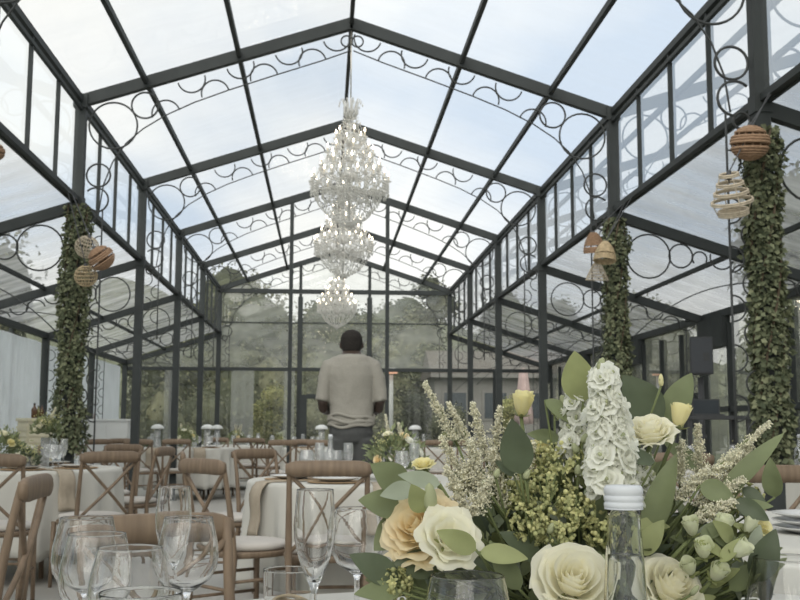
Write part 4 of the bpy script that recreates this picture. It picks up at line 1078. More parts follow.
# dense greenery filling the dome
for nm, mt, cnt, seed in (('foliage', 'leaf_dark', 430, 1), ('foliage', 'leaf', 520, 2), ('foliage', 'leaf_light', 260, 3)):
    rn = random.Random(seed); mb = MB(); cc = Vector((BX, BY+.02, ZC+.07))
    for k in range(cnt):
        th = rn.uniform(0, 6.283); el = math.asin(rn.uniform(-.1, 1)); dr = Vector((math.cos(th)*math.cos(el), math.sin(th)*math.cos(el), math.sin(el)))
        ext = Vector((dr.x*.205, dr.y*.185, dr.z*.175))*rn.uniform(.55, .98)
        p = cc+ext; d = (dr*rn.uniform(.3, 1)+Vector((rn.uniform(-1, 1), rn.uniform(-1, 1), rn.uniform(-.4, .8)))*.7).normalized()
        l = rn.uniform(.030, .058); mb.leaf(p-d*l*.5, d, dr+Vector((rn.uniform(-.5, .5), rn.uniform(-.5, .5), .3)), l, l*rn.uniform(.32, .5), rn.uniform(0, .6), .1, 5, 1, .02)
    part(mb, nm, M[mt])

# ---- smaller arrangements on the other tables
def small_bouquet(loc, label, seed, r=.15, h=.16, tall=0.0, peach=1, plumes_=2, dark=False):
    rn = random.Random(seed); loc = Vector(loc)
    t = thing('flower_arrangement', label, 'flower arrangement', loc, group='small arrangements on the tables')
    mb = MB()
    if tall: mb.lathe([(.001, 0), (.03, 0), (.034, .01), (.036, tall), (.033, tall), (.031, .012), (.001, .01)], 16); mb.build('vase', M['fglass'], t)
    else: mb.lathe([(.001, 0), (.05, 0), (.075, .03), (.08, .07), (.07, .075), (.001, .06)], 20); mb.build('pot', M['terracotta'], t)
    z0 = tall+.05; mb = MB()
    for k in range(420):
        th = rn.uniform(0, 6.283); el = math.asin(rn.uniform(-.25, 1)); dr = Vector((math.cos(th)*math.cos(el), math.sin(th)*math.cos(el), math.sin(el)))
        p = Vector((dr.x*r, dr.y*r, z0+dr.z*h))*1.0; p = Vector((p.x, p.y, p.z)); f = rn.uniform(.45, 1.08); p = Vector((p.x*f, p.y*f, z0+(p.z-z0)*f))
        d = (dr+Vector((rn.uniform(-1, 1), rn.uniform(-1, 1), rn.uniform(-.3, 1)))*.7).normalized(); l = rn.uniform(.03, .065); mb.leafq(p, d, dr+Vector((0, 0, .3)), l, l*.42)
    mb.build('foliage', M['leaf_dark' if dark else 'leaf'], t)
    for k in range(7):
        th = rn.uniform(-2.9, -.2) if k < 5 else rn.uniform(0, 6.28); el = rn.uniform(.1, 1.2); dr = Vector((math.cos(th)*math.cos(el), math.sin(th)*math.cos(el), math.sin(el)))
        p = Vector((dr.x*r*1.02, dr.y*r*1.02, z0+dr.z*h*1.02)); mt = 'peach' if k < peach else rn.choice(['cream', 'cream', 'yellowpetal', 'whitepetal'])
        mbr = rose(p, dr, rn.uniform(.026, .036), rn, None if k % 2 else OPEN, .05, True); mbr.build('rose', M[mt], t)
    for k in range(plumes_):
        a = Vector((rn.uniform(-.5, .5)*r, rn.uniform(-.5, .5)*r, z0+h*.7)); b = a+Vector((rn.uniform(-.06, .06), rn.uniform(-.05, .05), rn.uniform(.10, .17))); mb = MB(); plume(mb, a, b, .025, rn, 14, 5, .005); mb.build('astilbe_plume', M['plume'], t)
    for k in range(3):
        th = rn.uniform(0, 6.28); a = Vector((math.cos(th)*r*.5, math.sin(th)*r*.5, z0+h*.5)); mb = MB()
        for q in range(60): mb.tetra(a+Vector((rn.gauss(0, 1)*.03, rn.gauss(0, 1)*.03, rn.gauss(0, 1)*.03+.03)), .007)
        mb.build('filler_blossom', M['limebloom'], t)
    return t
p = atx(395, 6.4, ZC); small_bouquet(p, 'flower arrangement with an orange rose on the middle table, just right of the man', 11, .17, .19, .04, 2, 3)
p = atx(0, 8.1, ZC); small_bouquet(p, 'white and green arrangement on the left table, cut by the left edge', 12, .16, .16, .06, 0, 2)
p = atx(46, 8.5, ZC); small_bouquet(p, 'yellow and green posy in a tall glass on the left table, below the amber bottles', 13, .085, .085, .22, 1, 1)
p = atx(25, 7.82, ZC); small_bouquet(p, 'low dark green posy between the others on the left table', 19, .085, .07, 0, 0, 0, True)
small_bouquet(on_table('farA', .05, 270), 'yellow-green arrangement on the far left table between two lamps', 14, .16, .18, .06, 0, 2)
small_bouquet(on_table('farB', .12, 230), 'arrangement with pale spikes on the second far table beside the shrub', 15, .14, .14, .05, 1, 4)
small_bouquet(on_table('farD', .2, 300), 'arrangement on the far table right of the man behind the astilbe', 16, .16, .17, .04, 1, 2)
p = atx(757, 8.1, ZC); small_bouquet(p, 'dark arrangement with a yellow bloom on the right table before the ivy post', 17, .13, .15, .03, 1, 1, True)

# ---- water bottle in front of the arrangement
bt = thing('water_bottle', 'clear glass water bottle with white ribbed screw cap before the bouquet', 'bottle', atx(622, .965, ZC))
outb = [(.001, 0), (.026, 0), (.0285, .003), (.0285, .012), (.0275, .06), (.0262, .10), (.0225, .116), (.0205, .124), (.0195, .14), (.0172, .18), (.0152, .205), (.0148, .214), (.0152, .216), (.0152, .235)]
innb = [(.0132, .235), (.0130, .214), (.0135, .204), (.0154, .18), (.0176, .14), (.0188, .123), (.0207, .114), (.0245, .099), (.0257, .06), (.0265, .013), (.024, .006), (.001, .006)]
mb = MB(); mb.lathe(outb+innb, 48); mb.build('bottle_body', M['cglass'], bt)
mb = MB(); mb.lathe([(.001, .0065), (.0238, .0065), (.0262, .0133), (.0254, .06), (.0242, .099), (.0204, .1135), (.0185, .1225), (.0173, .14), (.01535, .175), (.01490, .183), (.0145, .1828), (.001, .1828)], 48); mb.build('water', M['water'], bt)
mb = MB(); prof = [(.001, .2445), (.0155, .2445), (.0172, .2425)]
for k in range(3): prof += [(.0176, .2405-k*.0058), (.0176, .2370-k*.0058), (.0168, .2362-k*.0058), (.0168, .2352-k*.0058)]
prof += [(.0174, .2245), (.0174, .2232), (.0156, .2232), (.0156, .2395), (.001, .2395)]
mb.lathe(prof, 48); mb.build('screw_cap', M['cap'], bt)

# ------------------------------------------------------------------ the man, seen from behind
pl = atx(351, 8.1); man = thing('person', 'man in a beige short-sleeved knit jumper standing with his back to the viewer', 'person', (pl.x, pl.y, 0), R(0)); man.scale = (.93, 1, 1)
def seg(mb, pts, n=16):
    """limb: list of (point, radius_x, radius_y)"""
    k = len(pts); rings = []
    for i, (p, rx, ry) in enumerate(pts):
        t = (Vector(pts[min(i+1, k-1)][0])-Vector(pts[max(i-1, 0)][0])).normalized()
        ax = Vector((0, 1, 0)).cross(t)
        ax = Vector((1, 0, 0)) if ax.length < .2 else ax.normalized()
        ay = t.cross(ax).normalized(); rings.append((p, ax*rx, ay*ry))
    mb.loft(rings, n)
def H(z, rx, ry, y=0.0, x=0.0): return ((x, y, z), (rx, 0, 0), (0, ry, 0))
body = MB()
body.loft([H(.88, .05, .05), H(.90, .150, .105, -.015), H(.96, .168, .115, -.02), H(1.05, .155, .10, -.01), H(1.14, .158, .10), H(1.24, .172, .108, -.005), H(1.33, .170, .105, -.01), H(1.39, .145, .090, -.015), H(1.45, .105, .080, -.01), H(1.50, .082, .074, .0), H(1.55, .074, .072, .010), H(1.60, .070, .074, .018)], 24)
# head bowed a little forward
hc = Vector((0, .035, 1.665))
body.loft([((0, .030, 1.555), (.035, 0, 0), (0, .05, .0)), ((0, .038, 1.58), (.056, 0, 0), (0, .076, .0)), ((0, .040, 1.62), (.070, 0, 0), (0, .090, 0)), ((0, .038, 1.67), (.077, 0, 0), (0, .098, 0)), ((0, .034, 1.71), (.076, 0, 0), (0, .097, 0)), ((0, .03, 1.745), (.066, 0, 0), (0, .084, 0)), ((0, .027, 1.768), (.045, 0, 0), (0, .06, 0)), ((0, .026, 1.778), (.012, 0, 0), (0, .02, 0))], 24)
for s in (-1, 1):
    body.ball((s*.079, .035, 1.655), .03, 10, 8, (.35, .62, 1.05))     # ears
    body.ball((s*.03, .120, 1.675), .012, 8, 6)                        # eyes
body.ball((0, .138, 1.645), .017, 8, 6, (.8, 1.2, 1.4))                # nose
body.ball((0, .120, 1.605), .02, 8, 6, (1.3, .6, .5))                  # mouth
body.ball((0, .105, 1.572), .028, 8, 6, (1.1, .9, .8))                 # chin
for s in (-1, 1):
    sh = (s*.172, -.012, 1.355); el = (s*.232, -.035, 1.155); wr = (s*.165, .19, 1.10)
    seg(body, [((s*.12, -.01, 1.375), .042, .045), (sh, .046, .048), ((s*.208, -.022, 1.28), .049, .052), (el, .040, .042), ((s*.226, .0, 1.125), .041, .041), ((s*.20, .09, 1.11), .037, .036), (wr, .026, .023)])
    hd = Vector((s*.135, .245, 1.085))
    seg(body, [(wr, .026, .022), ((s*.155, .215, 1.096), .032, .018), (tuple(hd), .037, .016), ((s*.118, .275, 1.078), .034, .014)], 12)
    for q, (ln, off) in enumerate(((.068, -.026), (.078, -.009), (.073, .009), (.058, .025))):    # four curled fingers
        b0 = hd+Vector((s*-.012, .022, -.004))+Vector((s*.3*off, .25*off, off*.95))*1.0
        d1 = Vector((-s*.55, .72, -.2)).normalized(); d2 = Vector((-s*.9, .1, -.4)).normalized(); d3 = Vector((-s*.55, -.6, -.5)).normalized()
        p1 = b0+d1*ln*.45; p2 = p1+d2*ln*.32; p3 = p2+d3*ln*.26
        body.tube([b0, p1, p2, p3], [.0095, .009, .008, .0065], 8)
    tb = hd+Vector((s*.0, -.02, .022)); body.tube([tb, tb+Vector((-s*.02, .03, .022)), tb+Vector((-s*.032, .055, .016))], [.012, .010, .0075], 8)
    seg(body, [((s*.085, -.01, .92), .092, .105), ((s*.095, 0, .75), .083, .09), ((s*.10, .005, .52), .056, .062), ((s*.102, -.008, .38), .052, .060), ((s*.104, -.01, .2), .038, .042), ((s*.105, -.01, .08), .034, .04)])
    body.loft([((s*.108, -.06, .035), (.03, 0, 0), (0, .01, .03)), ((s*.108, -.03, .045), (.036, 0, 0), (0, .0, .042)), ((s*.110, .05, .04), (.040, 0, 0), (0, 0, .036)), ((s*.113, .13, .025), (.043, 0, 0), (0, 0, .022)), ((s*.115, .18, .02), (.03, 0, 0), (0, 0, .015))], 14)
def fz(z): return z*1.055 if z <= .9 else (.9495+(z-.9)*1.165 if z <= 1.45 else (1.590+(z-1.45)*.30 if z <= 1.60 else 1.635+(z-1.6)*.9))
def fuse(mbd, name, mat, vox, parent, smooth=4):
    for i_, (x_, y_, z_) in enumerate(mbd.v):
        h_ = max(0, min(1, (z_-1.50)/.10)); w_ = 1+.13*h_ if abs(x_) < .12 else 1
        mbd.v[i_] = (x_*w_, y_+.045*h_, fz(z_))
    o = mbd.build(name, mat, parent); r = o.modifiers.new('fuse', 'REMESH'); r.mode = 'VOXEL'; r.voxel_size = vox; r.use_smooth_shade = True
    s = o.modifiers.new('relax', 'SMOOTH'); s.iterations = smooth; s.factor = .5; return o
fuse(body, 'body', M['skin'], .0065, man, 2)
hair = MB(); hair.loft([((0, -.005, 1.60), (.060, 0, 0), (0, .052, 0)), ((0, .012, 1.64), (.073, 0, 0), (0, .078, 0)), ((0, .022, 1.68), (.081, 0, 0), (0, .092, 0)), ((0, .026, 1.72), (.079, 0, 0), (0, .099, 0)), ((0, .026, 1.755), (.066, 0, 0), (0, .086, 0)), ((0, .026, 1.778), (.044, 0, 0), (0, .06, 0)), ((0, .026, 1.787), (.012, 0, 0), (0, .02, 0))], 28)
fuse(hair, 'hair', M['hair'], .007, man, 2)
sw = MB()
sw.loft([H(1.005, .181, .132, -.012), H(1.03, .186, .136, -.012), H(1.06, .178, .128, -.01), H(1.10, .178, .124, -.008), H(1.18, .182, .124, -.004), H(1.27, .194, .128, -.006), H(1.33, .205, .128, -.012), H(1.385, .192, .120, -.016), H(1.445, .145, .102, -.014), H(1.487, .108, .088, -.006), H(1.505, .088, .084, 0)], 28)
for s in (-1, 1):
    seg(sw, [((s*.11, -.012, 1.405), .066, .068), ((s*.178, -.014, 1.372), .070, .074), ((s*.212, -.022, 1.30), .063, .067), ((s*.229, -.030, 1.21), .059, .061), ((s*.236, -.034, 1.162), .058, .060)], 18)
# soft folds gathered above the hem
jm = fuse(sw, 'jumper', M['knit'], .009, man, 4)
tx = bpy.data.textures.new('knit folds', 'CLOUDS'); tx.noise_scale = .16
dp = jm.modifiers.new('folds', 'DISPLACE'); dp.texture = tx; dp.strength = .022; dp.mid_level = .5; dp.texture_coords = 'LOCAL'
for z, ry, rr in ((1.075, .135, .0095), (1.045, .142, .010), (1.012, .139, .009)):
    pass
hm = MB()
for z, ex, ph in ((1.066, .006, 0), (1.038, .009, 1.3), (1.008, .006, 2.2)):
    hm.tube([((.179+ex)*math.cos(a), -.011+(.129+ex)*math.sin(a), z+.010*math.sin(2*a+ph)+.006*math.sin(5*a+ph)) for a in [2*PI*i/48 for i in range(48)]], .011, 8, closed=True)
fuse(hm, 'hem', M['knit'], .006, jm, 4)
cb = MB(); cb.tube([(.085*math.cos(a), .002+.082*math.sin(a), 1.503+.008*math.sin(a)) for a in [2*PI*i/40 for i in range(40)]], .008, 8, closed=True); fuse(cb, 'neckband', M['knit'], .005, man, 1)
tr = MB(); tr.loft([H(.865, .06, .06), H(.90, .160, .118, -.015), H(.96, .178, .126, -.02), H(1.03, .168, .115, -.012)], 24)
for s in (-1, 1): seg(tr, [((s*.085, -.01, .92), .10, .115), ((s*.095, 0, .75), .093, .10), ((s*.10, .003, .52), .073, .078), ((s*.102, -.006, .3), .064, .068), ((s*.105, -.008, .07), .060, .064)])
fuse(tr, 'trousers', M['trouser'], .011, man, 3)
for s in (-1, 1):
    mb = MB(); mb.loft([((s*.108, -.075, .04), (.030, 0, 0), (0, .01, .035)), ((s*.108, -.05, .052), (.043, 0, 0), (0, 0, .052)), ((s*.110, .05, .048), (.047, 0, 0), (0, 0, .046)), ((s*.113, .14, .032), (.05, 0, 0), (0, 0, .031)), ((s*.115, .20, .024), (.032, 0, 0), (0, 0, .020))], 18); mb.build('shoe', M['shoe'], man)

# ------------------------------------------------------------------ furniture along the sides
p = atx(35, 11.6); t = thing('pedestal_cabinet', 'cream slatted pedestal cabinet against the left drape, with bottles on top', 'cabinet', p, R(38))
mb = MB(); mb.box((0, 0, .56), (.27, .27, 1.12)); mb.build('body', M['creampaint'], t)
mb = MB(); mb.box((0, 0, 1.135), (.30, .30, .03)); mb.build('top', M['creampaint'], t)
mb = MB()
for f, rz in ((0, 0), (1, PI/2), (2, PI), (3, -PI/2)):
    for k in range(16):
        m = Matrix.Rotation(rz, 3, 'Z'); mb.box(m @ Vector((0, -.139, .10+k*.063)), (.25, .012, .045), 0, m)
mb.build('slat', M['creampaint'], t)
pz = 1.152
def bottle(px, Y, hgt, mat, lb, r=.035):
    q = atx(px, Y, pz); b = thing('bottle', lb, 'bottle', q, group='bottles on the cream pedestal cabinet')
    mb = MB(); mb.lathe([(.001, 0), (r, 0), (r, hgt*.55), (r*.8, hgt*.66), (r*.36, hgt*.78), (r*.36, hgt*.92), (.001, hgt*.92)], 18); mb.build('bottle_body', M[mat], b)
    mb = MB(); mb.lathe([(.001, hgt*.9), (r*.42, hgt*.9), (r*.42, hgt), (.001, hgt)], 12); mb.build('bottle_cap', M['black'], b)
bottle(33.5, 11.55, .155, 'amber', 'dark brown bottle with black cap, left on the cream cabinet', .03)
bottle(37.5, 11.62, .13, 'greenbottle', 'short yellow-green bottle between two taller ones on the cream cabinet', .024)
bottle(41, 11.60, .14, 'amber', 'brown bottle on the right end of the cream cabinet', .022)
p = atx(109, 17.3); t = thing('bar_cabinet', 'white panelled bar cabinet before the far left drape', 'cabinet', p)
mb = MB(); mb.box((0, 0, .58), (.66, .42, 1.16)); mb.build('body', M['whitepaint'], t)
for s in (-1, 1):
    mb = MB(); mb.box((s*.165, -.216, .58), (.30, .016, 1.08)); dd = mb.build('door', M['whitepaint'], t)
    mb = MB(); mb.box((s*.03, -.228, .62), (.012, .02, .10)); mb.build('handle', M['silver'], dd)
mb = MB(); mb.box((0, 0, 1.175), (.72, .47, .03)); mb.build('top', M['whitepaint'], t)
p = atx(94, 17.2, 1.19); o = MB().lathe([(.001, 0), (.018, 0), (.018, .06), (.008, .09), (.008, .11), (.001, .11)], 12).build('bottle', M['pinkcloth'], None, p); tag(o, 'tiny pink bottle standing on the white bar cabinet', 'bottle')

# loudspeaker, stand and console on the right
q = at(700, 356, 10.7)
t = thing('speaker_stand', 'black tripod stand carrying the loudspeaker by the right wall', 'stand', (q.x, 10.7, 0))
mb = MB(); mb.tube([(0, 0, .35), (0, 0, q.z-.22)], .03, 10); mb.build('pole', M['black'], t)
for k in range(3):
    a = k*2.094+.5; mb = MB(); mb.tube([(0, 0, .95), (.30*math.cos(a), .30*math.sin(a), .02)], .014, 8); lg = mb.build('leg', M['black'], t)
mb = MB(); mb.tube([(0, 0, .93), (0, 0, 1.0)], .045, 10); mb.build('collar', M['black'], t)
t = thing('loudspeaker', 'dark grey loudspeaker high on a stand near the right wall', 'loudspeaker', (q.x, 10.7, q.z-.19), R(-12)); t.scale = (.88, .88, .88)
mb = MB(); pr = [(-.13, -.12), (.13, -.12), (.10, .13), (-.10, .13)]; vs = [(x, yy, z) for z in (0, .43) for x, yy in pr]
mb.add(vs, [(3, 2, 1, 0), (4, 5, 6, 7), (0, 1, 5, 4), (1, 2, 6, 5), (2, 3, 7, 6), (3, 0, 4, 7)], False); cab = mb.build('cabinet', M['black'], t)
mb = MB(); mb.box((0, -.127, .215), (.235, .014, .40)); g = mb.build('grille', M['grill'], t)
mb = MB(); mb.box((.05, -.137, .20), (.07, .008, .09)); mb.build('badge_panel', M['black'], g)
q = atx(712, 10.0); t = thing('console_table', 'dark high console table below the loudspeaker', 'table', q)
mb = MB(); mb.box((0, 0, 1.165), (.62, .45, .035)); mb.build('tabletop', M['black'], t)
for sx in (-1, 1):
    for sy in (-1, 1): mb = MB(); mb.box((sx*.28, sy*.19, .575), (.035, .035, 1.15)); mb.build('leg', M['black'], t)
q2 = atx(709, 9.95, 1.183); t = thing('laptop', 'black open screen standing on the console table', 'screen', q2, R(-6))
mb = MB(); mb.box((0, 0, .008), (.26, .18, .014)); mb.build('base', M['black'], t)
mb = MB(); mb.box((0, .09, .085), (.26, .012, .15)); sc_ = mb.build('screen', M['black'], t)
mb = MB(); mb.box((0, .083, .085), (.235, .004, .125)); mb.build('display', M['darkglass'], sc_)

# ------------------------------------------------------------------ outside
def crown_mesh(seed, blobs, nleaf, ls, core=True, loose=1.0):
    rn = random.Random(seed); mb = MB()
    tot = sum(b[3]**2 for b in blobs)
    for (x, y, z, r) in blobs:
        if core:
            vs = []; fs = []; n, m = 12, 8
            for i in range(m+1):
                for j in range(n):
                    d = Vector((math.sin(PI*i/m)*math.cos(2*PI*j/n), math.sin(PI*i/m)*math.sin(2*PI*j/n), -math.cos(PI*i/m)))
                    vs.append(Vector((x, y, z))+d*r*(.72+.2*noise.noise(d*2.2+Vector((x, y, z)))))
            for i in range(m):
                for j in range(n): fs.append((i*n+j, i*n+(j+1) % n, (i+1)*n+(j+1) % n, (i+1)*n+j))
            mb.add(vs, fs)
        for k in range(int(nleaf*r*r/tot)):
            d = Vector((rn.gauss(0, 1), rn.gauss(0, 1), rn.gauss(0, 1))).normalized()
            p = Vector((x, y, z))+d*r*(rn.uniform(.70, 1.0)+.22*noise.noise(d*2.6+Vector((z, x, y))))*loose
            mb.leafq(p, Vector((rn.uniform(-1, 1), rn.uniform(-1, 1), rn.uniform(-.9, .5))), d+Vector((0, 0, .4)), rn.uniform(.6, 1.3)*ls, ls*.6)
    return mb
def tree_proto(seed, kind, mat):
    rn = random.Random(seed); t = thing('tree', 'x', 'tree')
    if kind == 'round': bl_ = [(rn.uniform(-.9, .9), rn.uniform(-.7, .7), rn.uniform(1.6, 4.0), rn.uniform(.8, 1.25)) for _ in range(10)] + [(0, 0, 2.6, 1.4), (0, 0, 3.9, .9), (-.8, 0, 1.4, 1.0), (.8, 0, 1.4, 1.0)]
    else: bl_ = [(rn.uniform(-.45, .45), rn.uniform(-.4, .4), 1.1+.42*k, max(.35, 1.05-.085*k)) for k in range(9)]
    crown_mesh(seed, bl_, 5200, .15).build('crown', M[mat], t)
    mb = MB(); mb.tube([(0, 0, -.1), (.03, 0, 1.2), (0, .02, 2.4)], [.16, .12, .07], 8)
    for k in range(5): a = k*1.3; mb.tube([(0, 0, 1.2+.2*k), (.6*math.cos(a), .6*math.sin(a), 2.0+.25*k)], [.05, .02], 6)
    mb.build('trunk', M['bark'], t)
    return Proto(t)
TP = {'round': tree_proto(3, 'round', 'crown'), 'tall': tree_proto(4, 'tall', 'crown'), 'dark': tree_proto(5, 'round', 'crown_dark')}
def tree(kind, px, Y, top_py, lb, sx=1.0, g=None):
    p = atx(px, Y, -.1); z = at(px, top_py, Y).z; s = max(.3, z/4.75); TP[kind].place(p, px*1.37, lb, g or 'trees beyond the glass', (s*sx, s*sx, s))
for a in [('round', 160, 29, 322, 'tree beyond the left side bay of the end wall', .9), ('dark', 182, 42, 298, 'dark tree beyond the first left column of the end wall', .8), ('round', 243, 35, 268, 'tallest tree, through the left pane of the end wall', .85),
          ('round', 322, 41.5, 296, 'broad tree directly behind the far chandelier', .9), ('tall', 386, 33, 322, 'narrow tapering tree just right of the man\'s head', 1.0), ('dark', 392, 48, 298, 'dark tree through the end wall right of the far chandelier', .9),
          ('tall', 425, 39.5, 276, 'tall tapering tree through the right pane of the end wall', 1.1), ('round', 505, 42.5, 292, 'tree above the brown house roof', .8), ('dark', 560, 48, 304, 'dark tree rising behind the right end of the house roof', .8), ('round', 612, 40, 304, 'tree beyond the right end of the house', .8),
          ('round', 205, 27, 384, 'low bushy tree beyond the left side bay', .9), ('round', 318, 28, 368, 'low bushy tree glimpsed beside the man', 1.0)]:
    tree(*a)
for k, (X, Y, H_, kind, lb) in enumerate([(-8.5, 25, 6.4, 'round', 'grey tree showing over the left side roof near the left edge'), (10.0, 20.5, 6.6, 'dark', 'dark tree over the right side roof at the right edge'), (7.8, 16.2, 4.4, 'dark', 'dark tree beyond the loudspeaker'), (7.6, 12.4, 4.0, 'round', 'bushy tree outside the right wall between speaker and ivy post'), (7.8, 8.6, 3.6, 'dark', 'dark bush-like tree outside the right wall behind the nearest ivy post'), (7.6, 25, 4.4, 'round', 'tree outside the far right corner')]):
    s = H_/4.75; TP[kind].place(Vector((X, Y, -.1)), k*2.1, lb, 'trees beyond the glass', (s*.9, s*.9, s))
# garden shrubs
def shrub(px, Y, top_py, w, mat, lb, seed, ls=.07):
    p = atx(px, Y, -.02); z = at(px, top_py, Y).z; t = thing('shrub', lb, 'shrub', p, group='garden shrubs on the terrace')
    rn = random.Random(seed); bl_ = [(rn.uniform(-.25, .25)*w, rn.uniform(-.2, .2)*w, z*(.12+.11*k), w*rn.uniform(.38, .5)) for k in range(7)]
    crown_mesh(seed, bl_, 4200, ls).build('foliage', M[mat], t)
    mb = MB(); mb.tube([(0, 0, -.05), (0, 0, z*.5)], .03, 6); mb.build('stem', M['bark'], t)
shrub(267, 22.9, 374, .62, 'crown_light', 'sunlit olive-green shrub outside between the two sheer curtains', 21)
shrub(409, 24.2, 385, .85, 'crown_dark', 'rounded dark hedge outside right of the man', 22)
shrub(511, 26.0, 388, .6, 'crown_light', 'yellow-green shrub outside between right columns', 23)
shrub(450, 27, 402, .9, 'crown', 'low green shrub in front of the house wall', 24)
# hillside
vs = []; nx, ny = 60, 24; fs = []
for i in range(nx+1):
    for j in range(ny+1):
        x = -70+150*i/nx; y = 48+60*j/ny; h = (8.2+5.2*max(0, min(1, (-x-5)/9)))*min(1, (j/ny)*1.9)**.8*(1+.16*math.sin(x*.13+1)+.1*math.sin(x*.31)) + .9*noise.noise(Vector((x*.25, y*.25, 0)))
        vs.append((x, y, h-.8))
for i in range(nx):
    for j in range(ny): a = i*(ny+1)+j; fs.append((a, a+ny+1, a+ny+2, a+1))
struct(MB().add(vs, fs).build('hill', M['hill']), 'wooded hillside far behind the hall', 'hill')
vs = []; fs = []; nx, ny = 40, 14
for i in range(nx+1):
    for j in range(ny+1):
        y = 6+70*i/nx; x = -17-34*j/ny; h = 9.5*min(1, (j/ny)*1.6)**.8*(1+.15*math.sin(y*.17)+.1*math.sin(y*.41+1)) + .8*noise.noise(Vector((x*.25, y*.25, 4)))
        vs.append((x, y, h-.6))
for i in range(nx):
    for j in range(ny): a = i*(ny+1)+j; fs.append((a, a+1, a+ny+2, a+ny+1))
struct(MB().add(vs, fs).build('hill', M['hill']), 'wooded bank rising outside the left wall', 'hill')
# house
p0 = atx(430, 34); p1 = atx(600, 34); t = thing('house', 'low grey house with a brown tiled roof outside to the right', 'house', ((p0.x+p1.x)/2, 35.5, -.1))
Lh = p1.x-p0.x; ze = at(480, 371, 34).z+.1; zr = at(480, 351, 35.5).z+.1
mb = MB(); mb.box((0, 0, ze/2), (Lh-.3, 3.0, ze)); mb.build('wall', M['render'], t)
mb = MB(); x = Lh/2; mb.add([(-x, -1.75, ze-.08), (x, -1.75, ze-.08), (x, 0, zr), (-x, 0, zr), (-x, 1.75, ze-.08), (x, 1.75, ze-.08), (-x, -1.75, ze-.2), (x, -1.75, ze-.2), (-x, 1.75, ze-.2), (x, 1.75, ze-.2)],
    [(0, 1, 2, 3), (3, 2, 5, 4), (6, 7, 1, 0), (4, 5, 9, 8), (0, 3, 4, 8, 6), (1, 7, 9, 5, 2), (6, 8, 9, 7)], False); mb.build('roof', M['tiles'], t)
mb = MB(); mb.box((0, -1.8, ze-.16), (Lh, .08, .13)); mb.build('gutter', M['render'], t)
for k in range(4):
    xx = -Lh/2+.8+k*(Lh-1.6)/3; mb = MB(); mb.box((xx, -1.51, ze-1.1), (.85, .06, .95)); f_ = mb.build('window', M['render'], t)
    mb = MB(); mb.box((xx, -1.55, ze-1.1), (.70, .03, .80)); mb.build('pane', M['darkglass'], f_)
# patio heater, closed parasol, garden rail
q = atx(391, 23.6, -.01); t = thing('patio_heater', 'tall pale patio heater with glowing orange head outside right of the man', 'heater', q)
zt = at(391, 369, 23.6).z
mb = MB(); mb.lathe([(.001, 0), (.24, 0), (.24, .06), (.16, .5), (.1, .55), (.001, .55)], 20); mb.build('base', M['silver'], t)
mb = MB(); mb.tube([(0, 0, .5), (0, 0, zt-.12)], .045, 10); mb.build('pole', M['whitepaint'], t)
mb = MB(); mb.lathe([(.001, zt-.09), (.13, zt-.09), (.15, zt-.02), (.001, zt-.02)], 16); mb.build('burner', M['heat'], t)
mb = MB(); mb.lathe([(.001, zt+.04), (.1, zt+.03), (.24, zt-.015), (.24, zt-.02), (.001, zt-.005)], 20); mb.build('reflector', M['silver'], t)
q = atx(524, 24.6, -.01); t = thing('closed_parasol', 'closed pinkish parasol outside between the right columns', 'parasol', q)
zt = at(524, 369, 24.6).z
mb = MB(); mb.tube([(0, 0, 0), (0, 0, zt)], .025, 8); mb.build('pole', M['whitepaint'], t)
mb = MB(); prof = [(.02, zt+.04), (.09, zt-.05), (.14, zt-.5), (.19, zt-1.0), (.22, zt-1.25), (.05, zt-1.27)]
mb.lathe(prof, 24)
for i, v in enumerate(mb.v):
    a = math.atan2(v[1], v[0]); s = 1+.18*math.sin(8*a); mb.v[i] = (v[0]*s, v[1]*s, v[2])
mb.build('canopy', M['pinkcloth'], t)
t = thing('garden_railing', 'thin dark railing on the terrace beyond the right end wall', 'railing', atx(480, 28.3, -.01))
zr_ = .95
for k in range(9): mb = MB(); mb.box((-2+k*.5, 0, zr_/2), (.03, .03, zr_)); mb.build('post', M['steel'], t)
for z in (zr_, .5): mb = MB(); mb.box((0, 0, z), (4.06, .035, .035)); mb.build('rail', M['steel'], t)

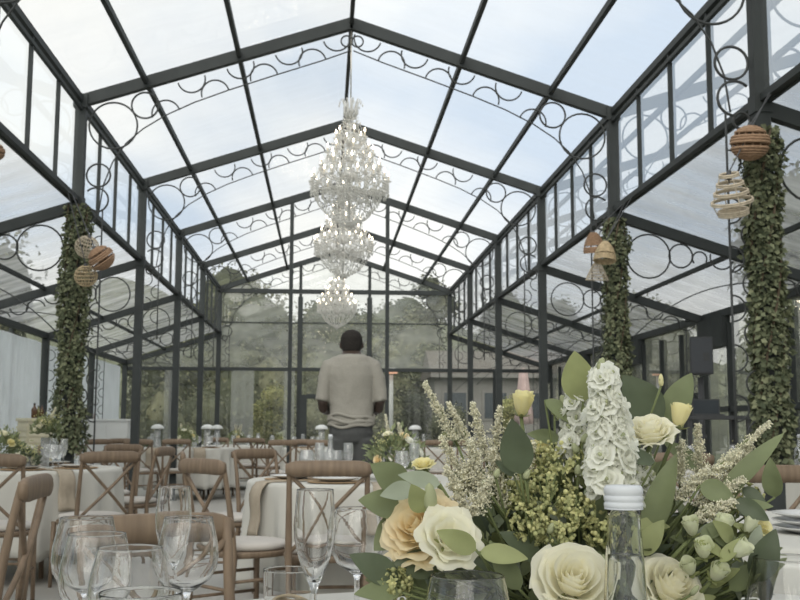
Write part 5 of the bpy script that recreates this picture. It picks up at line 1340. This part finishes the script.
# ------------------------------------------------------------------ sky
w = bpy.data.worlds.new('sky'); bpy.context.scene.world = w; w.use_nodes = True
nt = w.node_tree; nt.nodes.clear(); L = nt.links.new
out = N(nt, 'OutputWorld'); bg = N(nt, 'Background'); tc = N(nt, 'TexCoord')
sp = N(nt, 'SeparateXYZ'); L(tc.outputs['Generated'], sp.inputs[0])
ad = N(nt, 'Math', operation='ADD'); ad.inputs[1].default_value = .42; L(sp.outputs['Z'], ad.inputs[0])
mx_ = N(nt, 'Math', operation='MAXIMUM'); mx_.inputs[1].default_value = .12; L(ad.outputs[0], mx_.inputs[0])
dx = N(nt, 'Math', operation='DIVIDE'); L(sp.outputs['X'], dx.inputs[0]); L(mx_.outputs[0], dx.inputs[1])
dy = N(nt, 'Math', operation='DIVIDE'); L(sp.outputs['Y'], dy.inputs[0]); L(mx_.outputs[0], dy.inputs[1])
cb_ = N(nt, 'CombineXYZ'); L(dx.outputs[0], cb_.inputs['X']); L(dy.outputs[0], cb_.inputs['Y']); cb_.inputs['Z'].default_value = 3.1
nz = N(nt, 'TexNoise'); nz.inputs['Scale'].default_value = 1.7; nz.inputs['Detail'].default_value = 5; nz.inputs['Roughness'].default_value = .45; L(cb_.outputs[0], nz.inputs['Vector'])
rp = N(nt, 'ValToRGB'); e = rp.color_ramp.elements
e[0].position = .38; e[0].color = (.60, .695, .81, 1); e[1].position = .545; e[1].color = (.97, .975, .945, 1)
m_ = rp.color_ramp.elements.new(.47); m_.color = (.82, .86, .89, 1)
L(nz.outputs['Fac'], rp.inputs['Fac']); L(rp.outputs['Color'], bg.inputs['Color']); bg.inputs['Strength'].default_value = 1.0; L(bg.outputs[0], out.inputs['Surface'])
sun = bpy.data.lights.new('sun', 'SUN'); sun.energy = 2.3; sun.angle = R(60); sun.color = (1, .96, .88)
so = bpy.data.objects.new('sun', sun); C.objects.link(so); so.rotation_euler = (R(56), R(-10), R(-10))

# ------------------------------------------------------------------ camera and view
cam = bpy.data.cameras.new('camera'); co = bpy.data.objects.new('camera', cam); C.objects.link(co)
cam.sensor_width = 36; cam.sensor_fit = 'HORIZONTAL'; cam.lens = F*36/800; cam.clip_start = .02; cam.clip_end = 500
m4 = Matrix((_r2, _u2, -_f)).transposed().to_4x4(); m4.translation = Vector((0, 0, CZ)); co.matrix_world = m4
cam.dof.use_dof = True; cam.dof.focus_distance = 1.12; cam.dof.aperture_fstop = 30
sc = bpy.context.scene; sc.camera = co
sc.view_settings.view_transform = 'Standard'; sc.view_settings.look = 'None'; sc.view_settings.exposure = 0.25; sc.view_settings.gamma = 1; sc.view_settings.use_curve_mapping = False
sc.cycles.transparent_max_bounces = 40; sc.cycles.max_bounces = 14; sc.cycles.transmission_bounces = 12; sc.cycles.caustics_reflective = False; sc.cycles.caustics_refractive = False
